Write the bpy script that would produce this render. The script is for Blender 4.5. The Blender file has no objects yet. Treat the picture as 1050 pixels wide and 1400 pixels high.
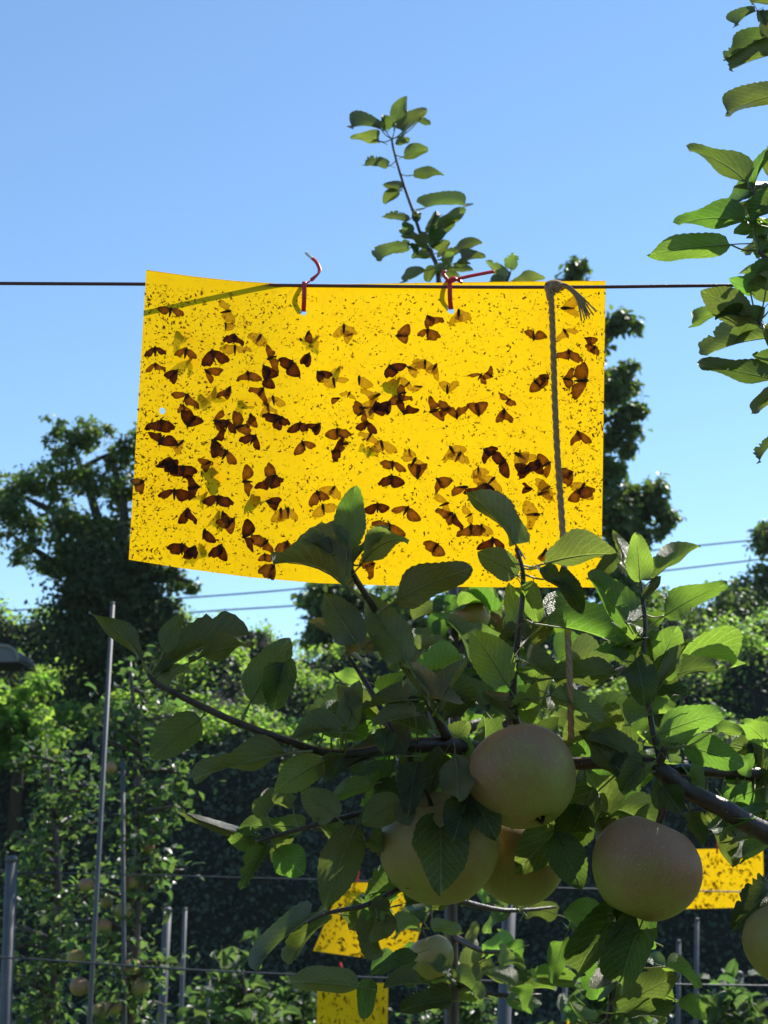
import bpy, bmesh, math, random
import numpy as np
from mathutils import Vector, Matrix, Quaternion

R = math.radians
rng = random.Random(11)
nrng = np.random.default_rng(7)
SC = bpy.context.scene
COL = SC.collection

# ------------------------------------------------------------------ camera
CAM_H, PITCH, FPX, PW, PH = 1.55, R(15.0), 1800.0, 1050.0, 1400.0
cam_d = bpy.data.cameras.new('camera')
cam = bpy.data.objects.new('camera', cam_d)
COL.objects.link(cam)
cam.location = (0, 0, CAM_H)
cam.rotation_euler = (R(90) + PITCH, 0, 0)
cam_d.sensor_fit = 'HORIZONTAL'
cam_d.sensor_width = 36.0
cam_d.lens = 36.0 * FPX / PW
cam_d.clip_start = 0.02
cam_d.clip_end = 2000
cam_d.dof.use_dof = True
cam_d.dof.focus_distance = 1.10
cam_d.dof.aperture_fstop = 25.0
SC.camera = cam

# ------------------------------------------------------------------ sky and sun
SUN_EL, SUN_AZ = R(50), R(38)          # azimuth measured from the view direction towards the right
world = bpy.data.worlds.new('World')
SC.world = world
world.use_nodes = True
wn = world.node_tree
wn.nodes.clear()
sky = wn.nodes.new('ShaderNodeTexSky')
sky.sky_type = 'NISHITA'
sky.sun_disc = False
sky.sun_elevation = SUN_EL
sky.sun_rotation = SUN_AZ
sky.altitude = 0
sky.air_density = 1.0
sky.dust_density = 0.0
sky.ozone_density = 2.2
bg = wn.nodes.new('ShaderNodeBackground')
bg.inputs['Strength'].default_value = 0.11
wo = wn.nodes.new('ShaderNodeOutputWorld')
tint = wn.nodes.new('ShaderNodeMix')      # white balance of the clear sky, the same in every direction
tint.data_type = 'RGBA'; tint.blend_type = 'MULTIPLY'
tint.inputs[0].default_value = 1.0
tint.inputs[7].default_value = (1.0, 1.13, 1.16, 1)
wn.links.new(sky.outputs[0], tint.inputs[6])
wn.links.new(tint.outputs[2], bg.inputs[0])
wn.links.new(bg.outputs[0], wo.inputs[0])

sun_d = bpy.data.lights.new('sun', 'SUN')
sun_d.energy = 4.6
sun_d.angle = R(0.53)
sun_d.color = (1.0, 0.95, 0.87)
sun = bpy.data.objects.new('sun', sun_d)
COL.objects.link(sun)
SUNV = Vector((math.sin(SUN_AZ) * math.cos(SUN_EL), math.cos(SUN_AZ) * math.cos(SUN_EL), math.sin(SUN_EL)))
sun.rotation_euler = SUNV.to_track_quat('Z', 'Y').to_euler()
sun.location = SUNV * 30

SC.view_settings.view_transform = 'Standard'
SC.view_settings.look = 'None'
SC.view_settings.gamma = 1.0
SC.view_settings.exposure = 0.62
SC.view_settings.use_curve_mapping = False
SC.cycles.max_bounces = 10
SC.cycles.transparent_max_bounces = 16
SC.cycles.sample_clamp_indirect = 6.0

# ------------------------------------------------------------------ helpers
CR = cam.rotation_euler.to_matrix()

def at(px, py, d):
    """World point on the plane y = d that the photo shows at pixel (px, py)."""
    v = CR @ Vector(((px - PW / 2) / FPX, (PH / 2 - py) / FPX, -1.0))
    return Vector((0, 0, CAM_H)) + v * (d / v.y)

def pxm(n, d):
    """Length in metres of n photo pixels at distance d."""
    return n * d / FPX

def mesh_obj(name, verts, faces, mats, parent=None, smooth=True):
    me = bpy.data.meshes.new(name)
    me.from_pydata([tuple(v) for v in verts], [], faces)
    for m in (mats if isinstance(mats, (list, tuple)) else [mats]):
        me.materials.append(m)
    if smooth:
        me.polygons.foreach_set('use_smooth', [True] * len(me.polygons))
    me.update()
    return link(name, me, parent)

def link(name, me, parent=None, mat=None):
    o = bpy.data.objects.new(name, me)
    COL.objects.link(o)
    if parent is not None:
        o.parent = parent
        if parent.parent is None and parent.type == 'EMPTY' and not parent.get('_local'):
            o.matrix_parent_inverse = Matrix.Translation(-parent.location)
    if mat is not None:
        o.matrix_basis = mat
    return o

def empty(name, loc, label=None, cat=None, group=None):
    o = bpy.data.objects.new(name, None)
    COL.objects.link(o)
    o.location = loc
    o.empty_display_size = 0.05
    return tag(o, label, cat, group)

def tag(o, label=None, cat=None, group=None, kind=None):
    if label: o['label'] = label
    if cat: o['category'] = cat
    if group: o['group'] = group
    if kind: o['kind'] = kind
    return o

def catmull(pts, n=6):
    """Smooth path through points given as (Vector, radius)."""
    out = []
    P = [pts[0]] + list(pts) + [pts[-1]]
    for i in range(1, len(P) - 2):
        for k in range(n):
            t = k / n
            a, b, c, d = (P[i - 1][0], P[i][0], P[i + 1][0], P[i + 2][0])
            q = 0.5 * ((2 * b) + (c - a) * t + (2 * a - 5 * b + 4 * c - d) * t * t + (3 * b - a - 3 * c + d) * t ** 3)
            out.append((q, P[i][1] * (1 - t) + P[i + 1][1] * t))
    out.append(P[-2])
    return out

def tube_data(path, seg=8, knob=0.0, rr=None, cap=True):
    V, F = [], []
    n = len(path)
    ref = Vector((0.31, 0.17, 0.93))
    for i, (p, r) in enumerate(path):
        t = (path[min(i + 1, n - 1)][0] - path[max(i - 1, 0)][0]).normalized()
        a = t.cross(ref)
        if a.length < 1e-3: a = t.cross(Vector((1, 0, 0)))
        a.normalize(); b = t.cross(a)
        for k in range(seg):
            an = 2 * math.pi * k / seg
            q = r * (1 + (knob * (rr or rng).uniform(-1, 1) if knob else 0))
            V.append(p + a * (math.cos(an) * q) + b * (math.sin(an) * q))
    for i in range(n - 1):
        for k in range(seg):
            k2 = (k + 1) % seg
            F.append((i * seg + k, i * seg + k2, (i + 1) * seg + k2, (i + 1) * seg + k))
    if cap:
        F.append(tuple(reversed(range(seg))))
        F.append(tuple((n - 1) * seg + k for k in range(seg)))
    return V, F

def tube(name, pts, mat, parent=None, seg=8, n=6, knob=0.0):
    path = catmull(pts, n) if n > 1 else pts
    V, F = tube_data(path, seg, knob)
    return mesh_obj(name, V, F, mat, parent)

def joined(parts):
    V, F = [], []
    for v, f in parts:
        o = len(V)
        V += list(v)
        F += [tuple(i + o for i in q) for q in f]
    return V, F

def ppath(pp, d):
    """[(px, py, width_px[, depth])] -> [(world point, radius)]"""
    out = []
    for q in pp:
        dd = q[3] if len(q) > 3 else d
        out.append((at(q[0], q[1], dd), pxm(q[2], dd) / 2))
    return out

# ------------------------------------------------------------------ materials
class NT:
    def __init__(s, name):
        s.m = bpy.data.materials.new(name)
        s.m.use_nodes = True
        s.t = s.m.node_tree
        s.t.nodes.clear()
        s.out = s.t.nodes.new('ShaderNodeOutputMaterial')
    def n(s, typ, **kw):
        nd = s.t.nodes.new('ShaderNode' + typ)
        for k, v in kw.items():
            if k.startswith('i_'):
                key = k[2:].replace('_', ' ')
                s.put(nd.inputs[key], v)
            elif k.startswith('n') and k[1:].isdigit():
                s.put(nd.inputs[int(k[1:])], v)
            else:
                setattr(nd, k, v)
        return nd
    def put(s, sock, v):
        if isinstance(v, bpy.types.NodeSocket):
            s.t.links.new(v, sock)
        elif isinstance(v, bpy.types.Node):
            s.t.links.new(v.outputs[0], sock)
        else:
            if isinstance(v, tuple) and len(v) == 3 and sock.type == 'RGBA': v = v + (1,)
            sock.default_value = v
    def math(s, op, a, b=0.0, c=0.0, clamp=False):
        nd = s.n('Math', operation=op, use_clamp=clamp)
        s.put(nd.inputs[0], a); s.put(nd.inputs[1], b); s.put(nd.inputs[2], c)
        return nd.outputs[0]
    def mix(s, fac, a, b, blend='MIX'):
        nd = s.n('Mix', data_type='RGBA', blend_type=blend)
        s.put(nd.inputs[0], fac); s.put(nd.inputs[6], a); s.put(nd.inputs[7], b)
        return nd.outputs[2]
    def ramp(s, fac, stops):
        nd = s.n('ValToRGB')
        e = nd.color_ramp.elements
        while len(e) < len(stops): e.new(0.5)
        for el, (p, c) in zip(e, stops):
            el.position = p
            el.color = c + (1,) if len(c) == 3 else c
        s.put(nd.inputs[0], fac)
        return nd.outputs[0]
    def noise(s, scale, detail=3, rough=0.55, vec=None):
        nd = s.n('TexNoise')
        nd.inputs['Scale'].default_value = scale
        nd.inputs['Detail'].default_value = detail
        nd.inputs['Roughness'].default_value = rough
        if vec is not None: s.put(nd.inputs['Vector'], vec)
        return nd.outputs[0]
    def coord(s, which='Object'):
        return s.n('TexCoord').outputs[which]
    def bump(s, h, strength=0.3, dist=0.01):
        nd = s.n('Bump')
        nd.inputs['Strength'].default_value = strength
        nd.inputs['Distance'].default_value = dist
        s.put(nd.inputs['Height'], h)
        return nd.outputs[0]
    def bsdf(s, col, rough=0.5, spec=0.5, normal=None, metal=0.0, **kw):
        nd = s.n('BsdfPrincipled')
        s.put(nd.inputs['Base Color'], col)
        s.put(nd.inputs['Roughness'], rough)
        s.put(nd.inputs['Specular IOR Level'], spec)
        s.put(nd.inputs['Metallic'], metal)
        if normal is not None: s.put(nd.inputs['Normal'], normal)
        for k, v in kw.items(): s.put(nd.inputs[k.replace('_', ' ')], v)
        return nd.outputs[0]
    def mixs(s, fac, a, b):
        nd = s.n('MixShader')
        s.put(nd.inputs[0], fac); s.put(nd.inputs[1], a); s.put(nd.inputs[2], b)
        return nd.outputs[0]
    def done(s, sh):
        s.t.links.new(sh, s.out.inputs['Surface'])
        return s.m

def mat_leaf(name, upper, under, trans, fac=0.45, attr=False, veins=True, rough=0.34, lo=0.72, hi=1.25, spec=0.38):
    t = NT(name)
    if attr:
        at_ = t.n('Attribute', attribute_name='rnd')
        rnd = at_.outputs['Fac']
    else:
        rnd = t.n('ObjectInfo').outputs['Random']
    geo = t.n('NewGeometry')
    base = t.mix(geo.outputs['Backfacing'], upper, under)
    val = t.n('MapRange', n0=rnd, n3=lo, n4=hi).outputs[0]
    r2 = t.math('FRACT', t.math('MULTIPLY', rnd, 7.31))
    hue = t.n('MapRange', n0=r2, n3=0.478, n4=0.512).outputs[0]
    def vary(c):
        h = t.n('HueSaturation')
        t.put(h.inputs['Hue'], hue); t.put(h.inputs['Value'], val); t.put(h.inputs['Color'], c)
        return h.outputs[0]
    nrm = None
    tr = trans
    if veins:
        uv = t.n('SeparateXYZ', n0=t.coord('UV'))
        ax = t.math('ABSOLUTE', t.math('SUBTRACT', uv.outputs[0], 0.5))
        mid = t.math('SUBTRACT', 1.0, t.math('DIVIDE', ax, 0.025), clamp=True)
        nz = t.noise(3.0, 2, 0.5, t.coord('UV'))
        ph = t.math('ADD', t.math('SUBTRACT', t.math('MULTIPLY', uv.outputs[1], 8.5), t.math('MULTIPLY', ax, 7.5)), t.math('MULTIPLY', nz, 1.3))
        fr = t.math('ABSOLUTE', t.math('SUBTRACT', t.math('FRACT', ph), 0.5))
        side = t.math('SUBTRACT', 1.0, t.math('DIVIDE', fr, 0.075), clamp=True)
        fine = t.n('TexVoronoi', feature='DISTANCE_TO_EDGE')
        fine.inputs['Scale'].default_value = 26
        t.put(fine.inputs['Vector'], t.coord('UV'))
        fv = t.math('MULTIPLY', t.math('SUBTRACT', 1.0, t.math('DIVIDE', fine.outputs['Distance'], 0.09), clamp=True), 0.35)
        v = t.math('MAXIMUM', t.math('MAXIMUM', mid, t.math('MULTIPLY', side, 0.75)), fv)
        light = t.mix(0.65, base, (0.30, 0.33, 0.16))
        base = t.mix(t.math('MULTIPLY', v, 0.5), base, light)
        tr = t.mix(t.math('MULTIPLY', v, 0.9), tuple(c * 0.88 for c in trans), tuple(min(1, c * 2.1 + 0.08) for c in trans))
        blot = t.noise(9.0, 4, 0.6, t.coord('Object'))
        base = t.mix(t.n('MapRange', n0=blot, n1=0.62, n2=0.75, n3=0.0, n4=0.35).outputs[0], base, (0.09, 0.065, 0.02))
        tr = t.mix(t.n('MapRange', n0=blot, n1=0.35, n2=0.65, n3=0.0, n4=0.35).outputs[0], tr, tuple(c * 0.6 for c in trans))
        nrm = t.bump(t.math('SUBTRACT', t.noise(60, 3, 0.6, t.coord('UV')), t.math('MULTIPLY', v, 0.8)), 0.35, 0.004)
    tl = t.n('BsdfTranslucent')
    t.put(tl.inputs['Color'], vary(tr))
    sh = t.bsdf(vary(base), rough, spec, nrm)
    return t.done(t.mixs(fac, sh, tl.outputs[0]))

M = {}
M['leaf'] = mat_leaf('apple_leaf', (0.011, 0.024, 0.012), (0.165, 0.155, 0.068), (0.165, 0.255, 0.030), 0.42, lo=0.62, hi=1.35)
M['leaf_sun'] = mat_leaf('apple_leaf_sunlit', (0.026, 0.056, 0.016), (0.140, 0.170, 0.070), (0.25, 0.50, 0.042), 0.48, lo=0.62, hi=1.3)  # brighter copy of the apple leaf, sunlight put into its colour
M['leaf_mid'] = mat_leaf('apple_leaf_row', (0.028, 0.052, 0.026), (0.075, 0.10, 0.055), (0.18, 0.34, 0.06), 0.42, rough=0.28)
M['leaf_mid_cloud'] = mat_leaf('apple_leaf_row_mass', (0.028, 0.052, 0.026), (0.075, 0.10, 0.055), (0.18, 0.34, 0.06), 0.42, attr=True, veins=False, rough=0.33)
M['vine'] = mat_leaf('vine_leaf', (0.034, 0.076, 0.022), (0.075, 0.12, 0.045), (0.42, 0.72, 0.085), 0.52, attr=True, veins=False, rough=0.42, lo=0.6, hi=1.3)
M['far'] = mat_leaf('broadleaf_crown', (0.055, 0.10, 0.032), (0.075, 0.115, 0.045), (0.20, 0.34, 0.04), 0.40, attr=True, veins=False, rough=0.45, lo=0.6, hi=1.35)
M['ivy'] = mat_leaf('ivy_leaf', (0.026, 0.046, 0.018), (0.04, 0.06, 0.028), (0.05, 0.08, 0.015), 0.2, attr=True, veins=False, rough=0.75, lo=0.6, hi=1.3, spec=0.2)
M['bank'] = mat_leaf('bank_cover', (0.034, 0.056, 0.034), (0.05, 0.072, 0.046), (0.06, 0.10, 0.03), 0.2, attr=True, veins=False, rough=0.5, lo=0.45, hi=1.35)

def simple(name, col, rough=0.6, spec=0.4, var=0.25, scale=30, metal=0.0, bumps=0.25, dist=0.002):
    t = NT(name)
    nz = t.noise(scale, 5, 0.6, t.coord('Object'))
    c = t.mix(nz, tuple(x * (1 - var) for x in col), tuple(min(1, x * (1 + var)) for x in col))
    return t.done(t.bsdf(c, rough, spec, t.bump(nz, bumps, dist), metal))

def mat_bark():
    t = NT('apple_bark')
    co = t.coord('Object')
    mp = t.n('Mapping', n0=co)
    mp.inputs['Scale'].default_value = (1, 1, 0.35)
    nz = t.noise(70, 6, 0.65, mp.outputs[0])
    sp = t.noise(380, 2, 0.5, co)
    c = t.ramp(nz, [(0.3, (0.028, 0.016, 0.013)), (0.55, (0.065, 0.040, 0.034)), (0.75, (0.11, 0.085, 0.07))])
    c = t.mix(t.n('MapRange', n0=sp, n1=0.68, n2=0.74).outputs[0], c, (0.20, 0.16, 0.12))
    return t.done(t.bsdf(c, 0.42, 0.5, t.bump(nz, 0.6, 0.003)))
M['bark'] = mat_bark()
M['twig'] = simple('young_twig', (0.075, 0.035, 0.022), 0.4, 0.5, 0.35, 120)
def mat_petiole():
    t = NT('petiole')
    tl = t.n('BsdfTranslucent'); t.put(tl.inputs['Color'], (0.42, 0.46, 0.16))
    return t.done(t.mixs(0.5, t.bsdf((0.27, 0.27, 0.13), 0.45, 0.5), tl.outputs[0]))
M['petiole'] = mat_petiole()
M['trunk'] = simple('old_bark', (0.045, 0.038, 0.03), 0.85, 0.2, 0.5, 9, bumps=0.8, dist=0.03)

def mat_sheet(name, sc=1.0):
    t = NT(name)
    co = t.coord('Object')
    nz = t.noise(14, 4, 0.6, co)
    fn = t.noise(220, 3, 0.6, co)
    c = t.mix(t.math('MULTIPLY', nz, 0.5), (0.95, 0.615, 0.004), (0.92, 0.49, 0.004))
    sm = t.noise(32, 5, 0.62, co)
    c = t.mix(t.n('MapRange', n0=sm, n1=0.50, n2=0.72, n3=0, n4=0.30).outputs[0], c, (0.80, 0.40, 0.006))
    c = t.mix(t.n('MapRange', n0=fn, n1=0.55, n2=0.72, n3=0, n4=0.35).outputs[0], c, (0.50, 0.27, 0.01))
    tl = t.n('BsdfTranslucent'); t.put(tl.inputs['Color'], c)
    sh = t.bsdf(c, 0.3, 0.35, t.bump(fn, 0.12, 0.001))
    return t.done(t.mixs(0.78, sh, tl.outputs[0]))
M['sheet'] = mat_sheet('yellow_plastic_sheet')

def mat_wing(name, dark, pale, fac, alpha):
    t = NT(name)
    uv = t.n('SeparateXYZ', n0=t.coord('UV'))
    rnd = t.n('ObjectInfo').outputs['Random']
    rim = t.math('MAXIMUM', t.math('ABSOLUTE', t.math('SUBTRACT', uv.outputs[0], 0.5)), t.math('ABSOLUTE', t.math('SUBTRACT', uv.outputs[1], 0.55)))
    nz = t.noise(5, 4, 0.6, t.n('VectorMath', operation='ADD', n0=t.coord('UV'), n1=t.n('CombineXYZ', n0=t.math('MULTIPLY', rnd, 40)).outputs[0]).outputs[0])
    k = t.math('ADD', t.math('MULTIPLY', rim, 1.9), t.math('MULTIPLY', t.math('SUBTRACT', nz, 0.5), 1.5), clamp=True)
    c = t.mix(k, pale, dark)
    tl = t.n('BsdfTranslucent'); t.put(tl.inputs['Color'], c)
    sh = t.mixs(fac, t.bsdf(c, 0.6, 0.2), tl.outputs[0])
    tp = t.n('BsdfTransparent')
    tp.inputs['Color'].default_value = (1, 0.93, 0.75, 1)
    return t.done(t.mixs(alpha, sh, tp.outputs[0]))
M['wing0'] = mat_wing('moth_wing_dark', (0.022, 0.008, 0.005), (0.20, 0.062, 0.03), 0.65, 0.0)
M['wing1'] = mat_wing('moth_wing_brown', (0.05, 0.016, 0.008), (0.42, 0.16, 0.05), 0.7, 0.03)
M['wing2'] = mat_wing('moth_wing_worn', (0.20, 0.08, 0.02), (0.55, 0.29, 0.10), 0.7, 0.38)
M['moth_body'] = simple('moth_body', (0.07, 0.03, 0.015), 0.8, 0.2, 0.4, 300)
def mat_gnat():
    t = NT('gnat')
    nz = t.noise(240, 2, 0.5, t.coord('Object'))
    c = t.ramp(nz, [(0.3, (0.05, 0.02, 0.006)), (0.55, (0.22, 0.10, 0.015)), (0.75, (0.42, 0.22, 0.02))])
    tl = t.n('BsdfTranslucent'); t.put(tl.inputs['Color'], c)
    return t.done(t.mixs(0.55, t.bsdf(c, 0.7, 0.2), tl.outputs[0]))
M['gnat'] = mat_gnat()

def mat_apple(name, ground, blush, amount):
    t = NT(name)
    co = t.coord('Object')
    rnd = t.n('ObjectInfo').outputs['Random']
    xyz = t.n('SeparateXYZ', n0=co)
    mp = t.n('Mapping', n0=co)
    mp.inputs['Scale'].default_value = (8, 8, 0.7)
    st = t.noise(2.2, 5, 0.7, mp.outputs[0])
    big = t.noise(1.1, 3, 0.5, co)
    k = t.math('ADD', t.math('MULTIPLY', xyz.outputs[2], 0.55), t.math('MULTIPLY', t.math('SUBTRACT', big, 0.5), 1.4))
    k = t.math('ADD', k, t.math('MULTIPLY', t.math('SUBTRACT', st, 0.5), 1.1))
    k = t.n('MapRange', n0=k, n1=-0.55, n2=0.18, n3=0, n4=amount).outputs[0]
    c = t.mix(k, ground, blush)
    vo = t.n('TexVoronoi'); vo.inputs['Scale'].default_value = 13
    t.put(vo.inputs['Vector'], co)
    c = t.mix(t.n('MapRange', n0=vo.outputs['Distance'], n1=0.09, n2=0.20, n3=0.6, n4=0.0).outputs[0], c, (0.45, 0.42, 0.22))
    rus = t.noise(3.3, 6, 0.7, co)
    c = t.mix(t.n('MapRange', n0=rus, n1=0.60, n2=0.72, n3=0, n4=0.35).outputs[0], c, (0.20, 0.14, 0.06))
    d = t.noise(40, 4, 0.6, co)
    return t.done(t.bsdf(c, t.n('MapRange', n0=d, n3=0.42, n4=0.62).outputs[0], 0.4, t.bump(d, 0.05, 0.01), 0.0, Subsurface_Weight=0.0))
M['apple'] = mat_apple('apple_blushed', (0.27, 0.295, 0.058), (0.31, 0.120, 0.080), 0.84)
M['apple_green'] = mat_apple('apple_green', (0.29, 0.32, 0.062), (0.31, 0.145, 0.080), 0.62)
M['calyx'] = simple('calyx', (0.06, 0.045, 0.02), 0.8, 0.2, 0.4, 80)
M['zinc'] = simple('galvanised_pipe', (0.10, 0.10, 0.105), 0.55, 0.4, 0.45, 18, metal=0.25, bumps=0.1)
M['wire'] = simple('coated_wire', (0.12, 0.045, 0.06), 0.45, 0.5, 0.2, 300)
M['steelwire'] = simple('steel_wire', (0.06, 0.065, 0.075), 0.5, 0.5, 0.2, 200, metal=0.5)
M['cable'] = simple('power_cable', (0.03, 0.035, 0.045), 0.6, 0.3, 0.2, 20)
M['tie'] = simple('red_twist_tie', (0.72, 0.030, 0.025), 0.35, 0.5, 0.2, 150)
M['tie_tip'] = simple('bare_tie_end', (0.75, 0.72, 0.72), 0.3, 0.6, 0.1, 150)
M['jute'] = simple('jute_twine', (0.40, 0.245, 0.135), 0.85, 0.15, 0.45, 700, bumps=0.6, dist=0.001)
M['fibre'] = simple('jute_fibre', (0.34, 0.24, 0.14), 0.8, 0.2, 0.3, 700)
M['tarp'] = simple('grey_tarp', (0.12, 0.13, 0.145), 0.7, 0.3, 0.2, 6, bumps=0.3, dist=0.02)
M['concrete'] = simple('weathered_block', (0.2, 0.2, 0.19), 0.85, 0.2, 0.3, 8)

def mat_ground():
    t = NT('orchard_floor')
    co = t.coord('Object')
    a = t.noise(0.6, 6, 0.6, co); b = t.noise(14, 5, 0.65, co)
    c = t.mix(a, (0.045, 0.075, 0.022), (0.10, 0.12, 0.04))
    c = t.mix(t.n('MapRange', n0=b, n1=0.5, n2=0.75).outputs[0], c, (0.13, 0.10, 0.06))
    return t.done(t.bsdf(c, 0.9, 0.15, t.bump(b, 0.7, 0.05)))
M['ground'] = mat_ground()

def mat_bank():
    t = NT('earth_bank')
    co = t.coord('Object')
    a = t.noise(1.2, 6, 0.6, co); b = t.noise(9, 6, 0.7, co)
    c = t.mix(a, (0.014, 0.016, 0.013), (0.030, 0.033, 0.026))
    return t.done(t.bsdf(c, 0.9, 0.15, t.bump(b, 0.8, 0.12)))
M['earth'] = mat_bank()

# ------------------------------------------------------------------ bulk foliage
LT = np.array([(0, 0, 0), (-.36, .42, .10), (0, .5, 0), (.36, .42, .10), (-.2, .78, .02), (.2, .78, .02), (0, 1, -.12)], float)
LF = np.array([(0, 2, 1), (0, 3, 2), (1, 2, 4), (2, 3, 5), (2, 6, 4), (2, 5, 6)])

def cloud(name, pts, nrm, size, mat, parent=None, jitter=0.5, droop=0.35, down=None):
    """One mesh of many small folded leaves at pts, each facing roughly along nrm."""
    pts = np.asarray(pts, float); N = len(pts)
    nrm = np.asarray(nrm, float) + nrng.normal(0, jitter, (N, 3))
    nrm /= np.linalg.norm(nrm, axis=1, keepdims=True) + 1e-9
    d = nrng.normal(0, 1, (N, 3)); d[:, 2] -= droop * 2
    if down is not None: d += down
    d -= nrm * (d * nrm).sum(1, keepdims=True)
    d /= np.linalg.norm(d, axis=1, keepdims=True) + 1e-9
    x = np.cross(d, nrm)
    s = np.asarray(size, float).reshape(-1, 1, 1) * np.ones((N, 1, 1))
    asp = nrng.uniform(0.8, 1.25, (N, 1, 1))
    T = LT[None]
    V = pts[:, None, :] + s * (T[:, :, 0:1] * asp * x[:, None, :] + T[:, :, 1:2] * d[:, None, :] + T[:, :, 2:3] * nrm[:, None, :])
    k = len(LT)
    F = (LF[None] + (np.arange(N) * k)[:, None, None]).reshape(-1, 3)
    V = V.reshape(-1, 3)
    me = bpy.data.meshes.new(name)
    me.vertices.add(len(V)); me.vertices.foreach_set('co', V.ravel())
    me.loops.add(F.size); me.loops.foreach_set('vertex_index', F.ravel().astype(np.int32))
    me.polygons.add(len(F))
    me.polygons.foreach_set('loop_start', np.arange(0, F.size, 3, dtype=np.int32))
    me.polygons.foreach_set('use_smooth', np.ones(len(F), bool))
    a = me.attributes.new('rnd', 'FLOAT', 'FACE')
    a.data.foreach_set('value', np.repeat(nrng.random(N), len(LF)).astype(np.float32))
    me.update(calc_edges=True)
    me.materials.append(mat)
    return tag(link(name, me, parent), kind='stuff')

def clump_pts(c, rad, n, sub=14, spread=0.30, shell=0.5):
    """Leaf positions in an uneven clump: sub-clusters scattered through an ellipsoid."""
    c = np.array(c); rad = np.array(rad, float)
    d = nrng.normal(0, 1, (sub, 3)); d /= np.linalg.norm(d, axis=1, keepdims=True)
    r = nrng.random((sub, 1)) ** (1 / 3 + shell * 0.0) * (0.75 + 0.5 * nrng.random((sub, 1)))
    cen = c + d * r * rad
    idx = nrng.integers(0, sub, n)
    w = nrng.uniform(0.6, 1.3, (sub, 1))
    off = nrng.normal(0, 1, (n, 3)) * rad.mean() * spread * w[idx]
    off[:, 2] *= 0.75
    p = cen[idx] + off
    nr = (p - cen[idx]); nr /= np.linalg.norm(nr, axis=1, keepdims=True) + 1e-6
    nr = nr * 0.5 + np.array((0, -0.1, 0.7))
    return p, nr

# ------------------------------------------------------------------ ground
def ground():
    V, F = [], []
    n = 60
    for j in range(n + 1):
        for i in range(n + 1):
            x = -250 + 500 * i / n; y = -250 + 500 * j / n
            V.append((x, y, -0.03))
    for j in range(n):
        for i in range(n):
            a = j * (n + 1) + i
            F.append((a, a + 1, a + n + 2, a + n + 1))
    tag(mesh_obj('ground', V, F, M['ground']), kind='structure')
ground()

# ------------------------------------------------------------------ hillside with terraces
def lerp_tab(tab, x):
    if x <= tab[0][0]: return tab[0][1]
    for (a, p), (b, q) in zip(tab, tab[1:]):
        if x <= b: return p + (q - p) * (x - a) / (b - a)
    return tab[-1][1]

Y1, Y2, Y3, Y4 = 15.0, 17.2, 19.6, 22.0
T1 = [(-60, 1010), (150, 985), (260, 950), (330, 985), (430, 1020), (560, 1030), (760, 1010), (900, 1000), (1100, 990)]
T2 = [(-60, 925), (100, 915), (250, 905), (330, 905), (430, 935), (560, 950), (800, 930), (900, 905), (1100, 900)]
T3 = [(-60, 845), (60, 830), (150, 850), (240, 850), (330, 850), (400, 872), (500, 880), (700, 875), (860, 850), (960, 840), (1100, 835)]

def hill_z(x, y):
    px = 525 + x / y * FPX * 0.985
    n = 0.16 * math.sin(x * 1.9 + y) + 0.11 * math.sin(x * 4.3 + 1.7 * y + 1) + 0.07 * math.sin(x * 9.1 - y)
    def zt(tab, d): return at(px, lerp_tab(tab, px), d).z
    z1, z2, z3 = zt(T1, Y1), zt(T2, Y2), zt(T3, Y3)
    def st(a, b): 
        t = min(1, max(0, (y - a) / (b - a))); return t * t * (3 - 2 * t)
    z = (z1 - 0.15) * st(13.6, Y1) + (z2 - z1) * st(Y2 - 0.75, Y2) + (z3 - z2) * st(Y3 - 0.7, Y3) + 0.6 * st(Y4, 40) + 0.35 * st(Y1, Y2 - 0.8) 
    z -= 0.35 * st(Y2 - 0.8, Y2)
    return z + n * st(13.6, 15)

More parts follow.
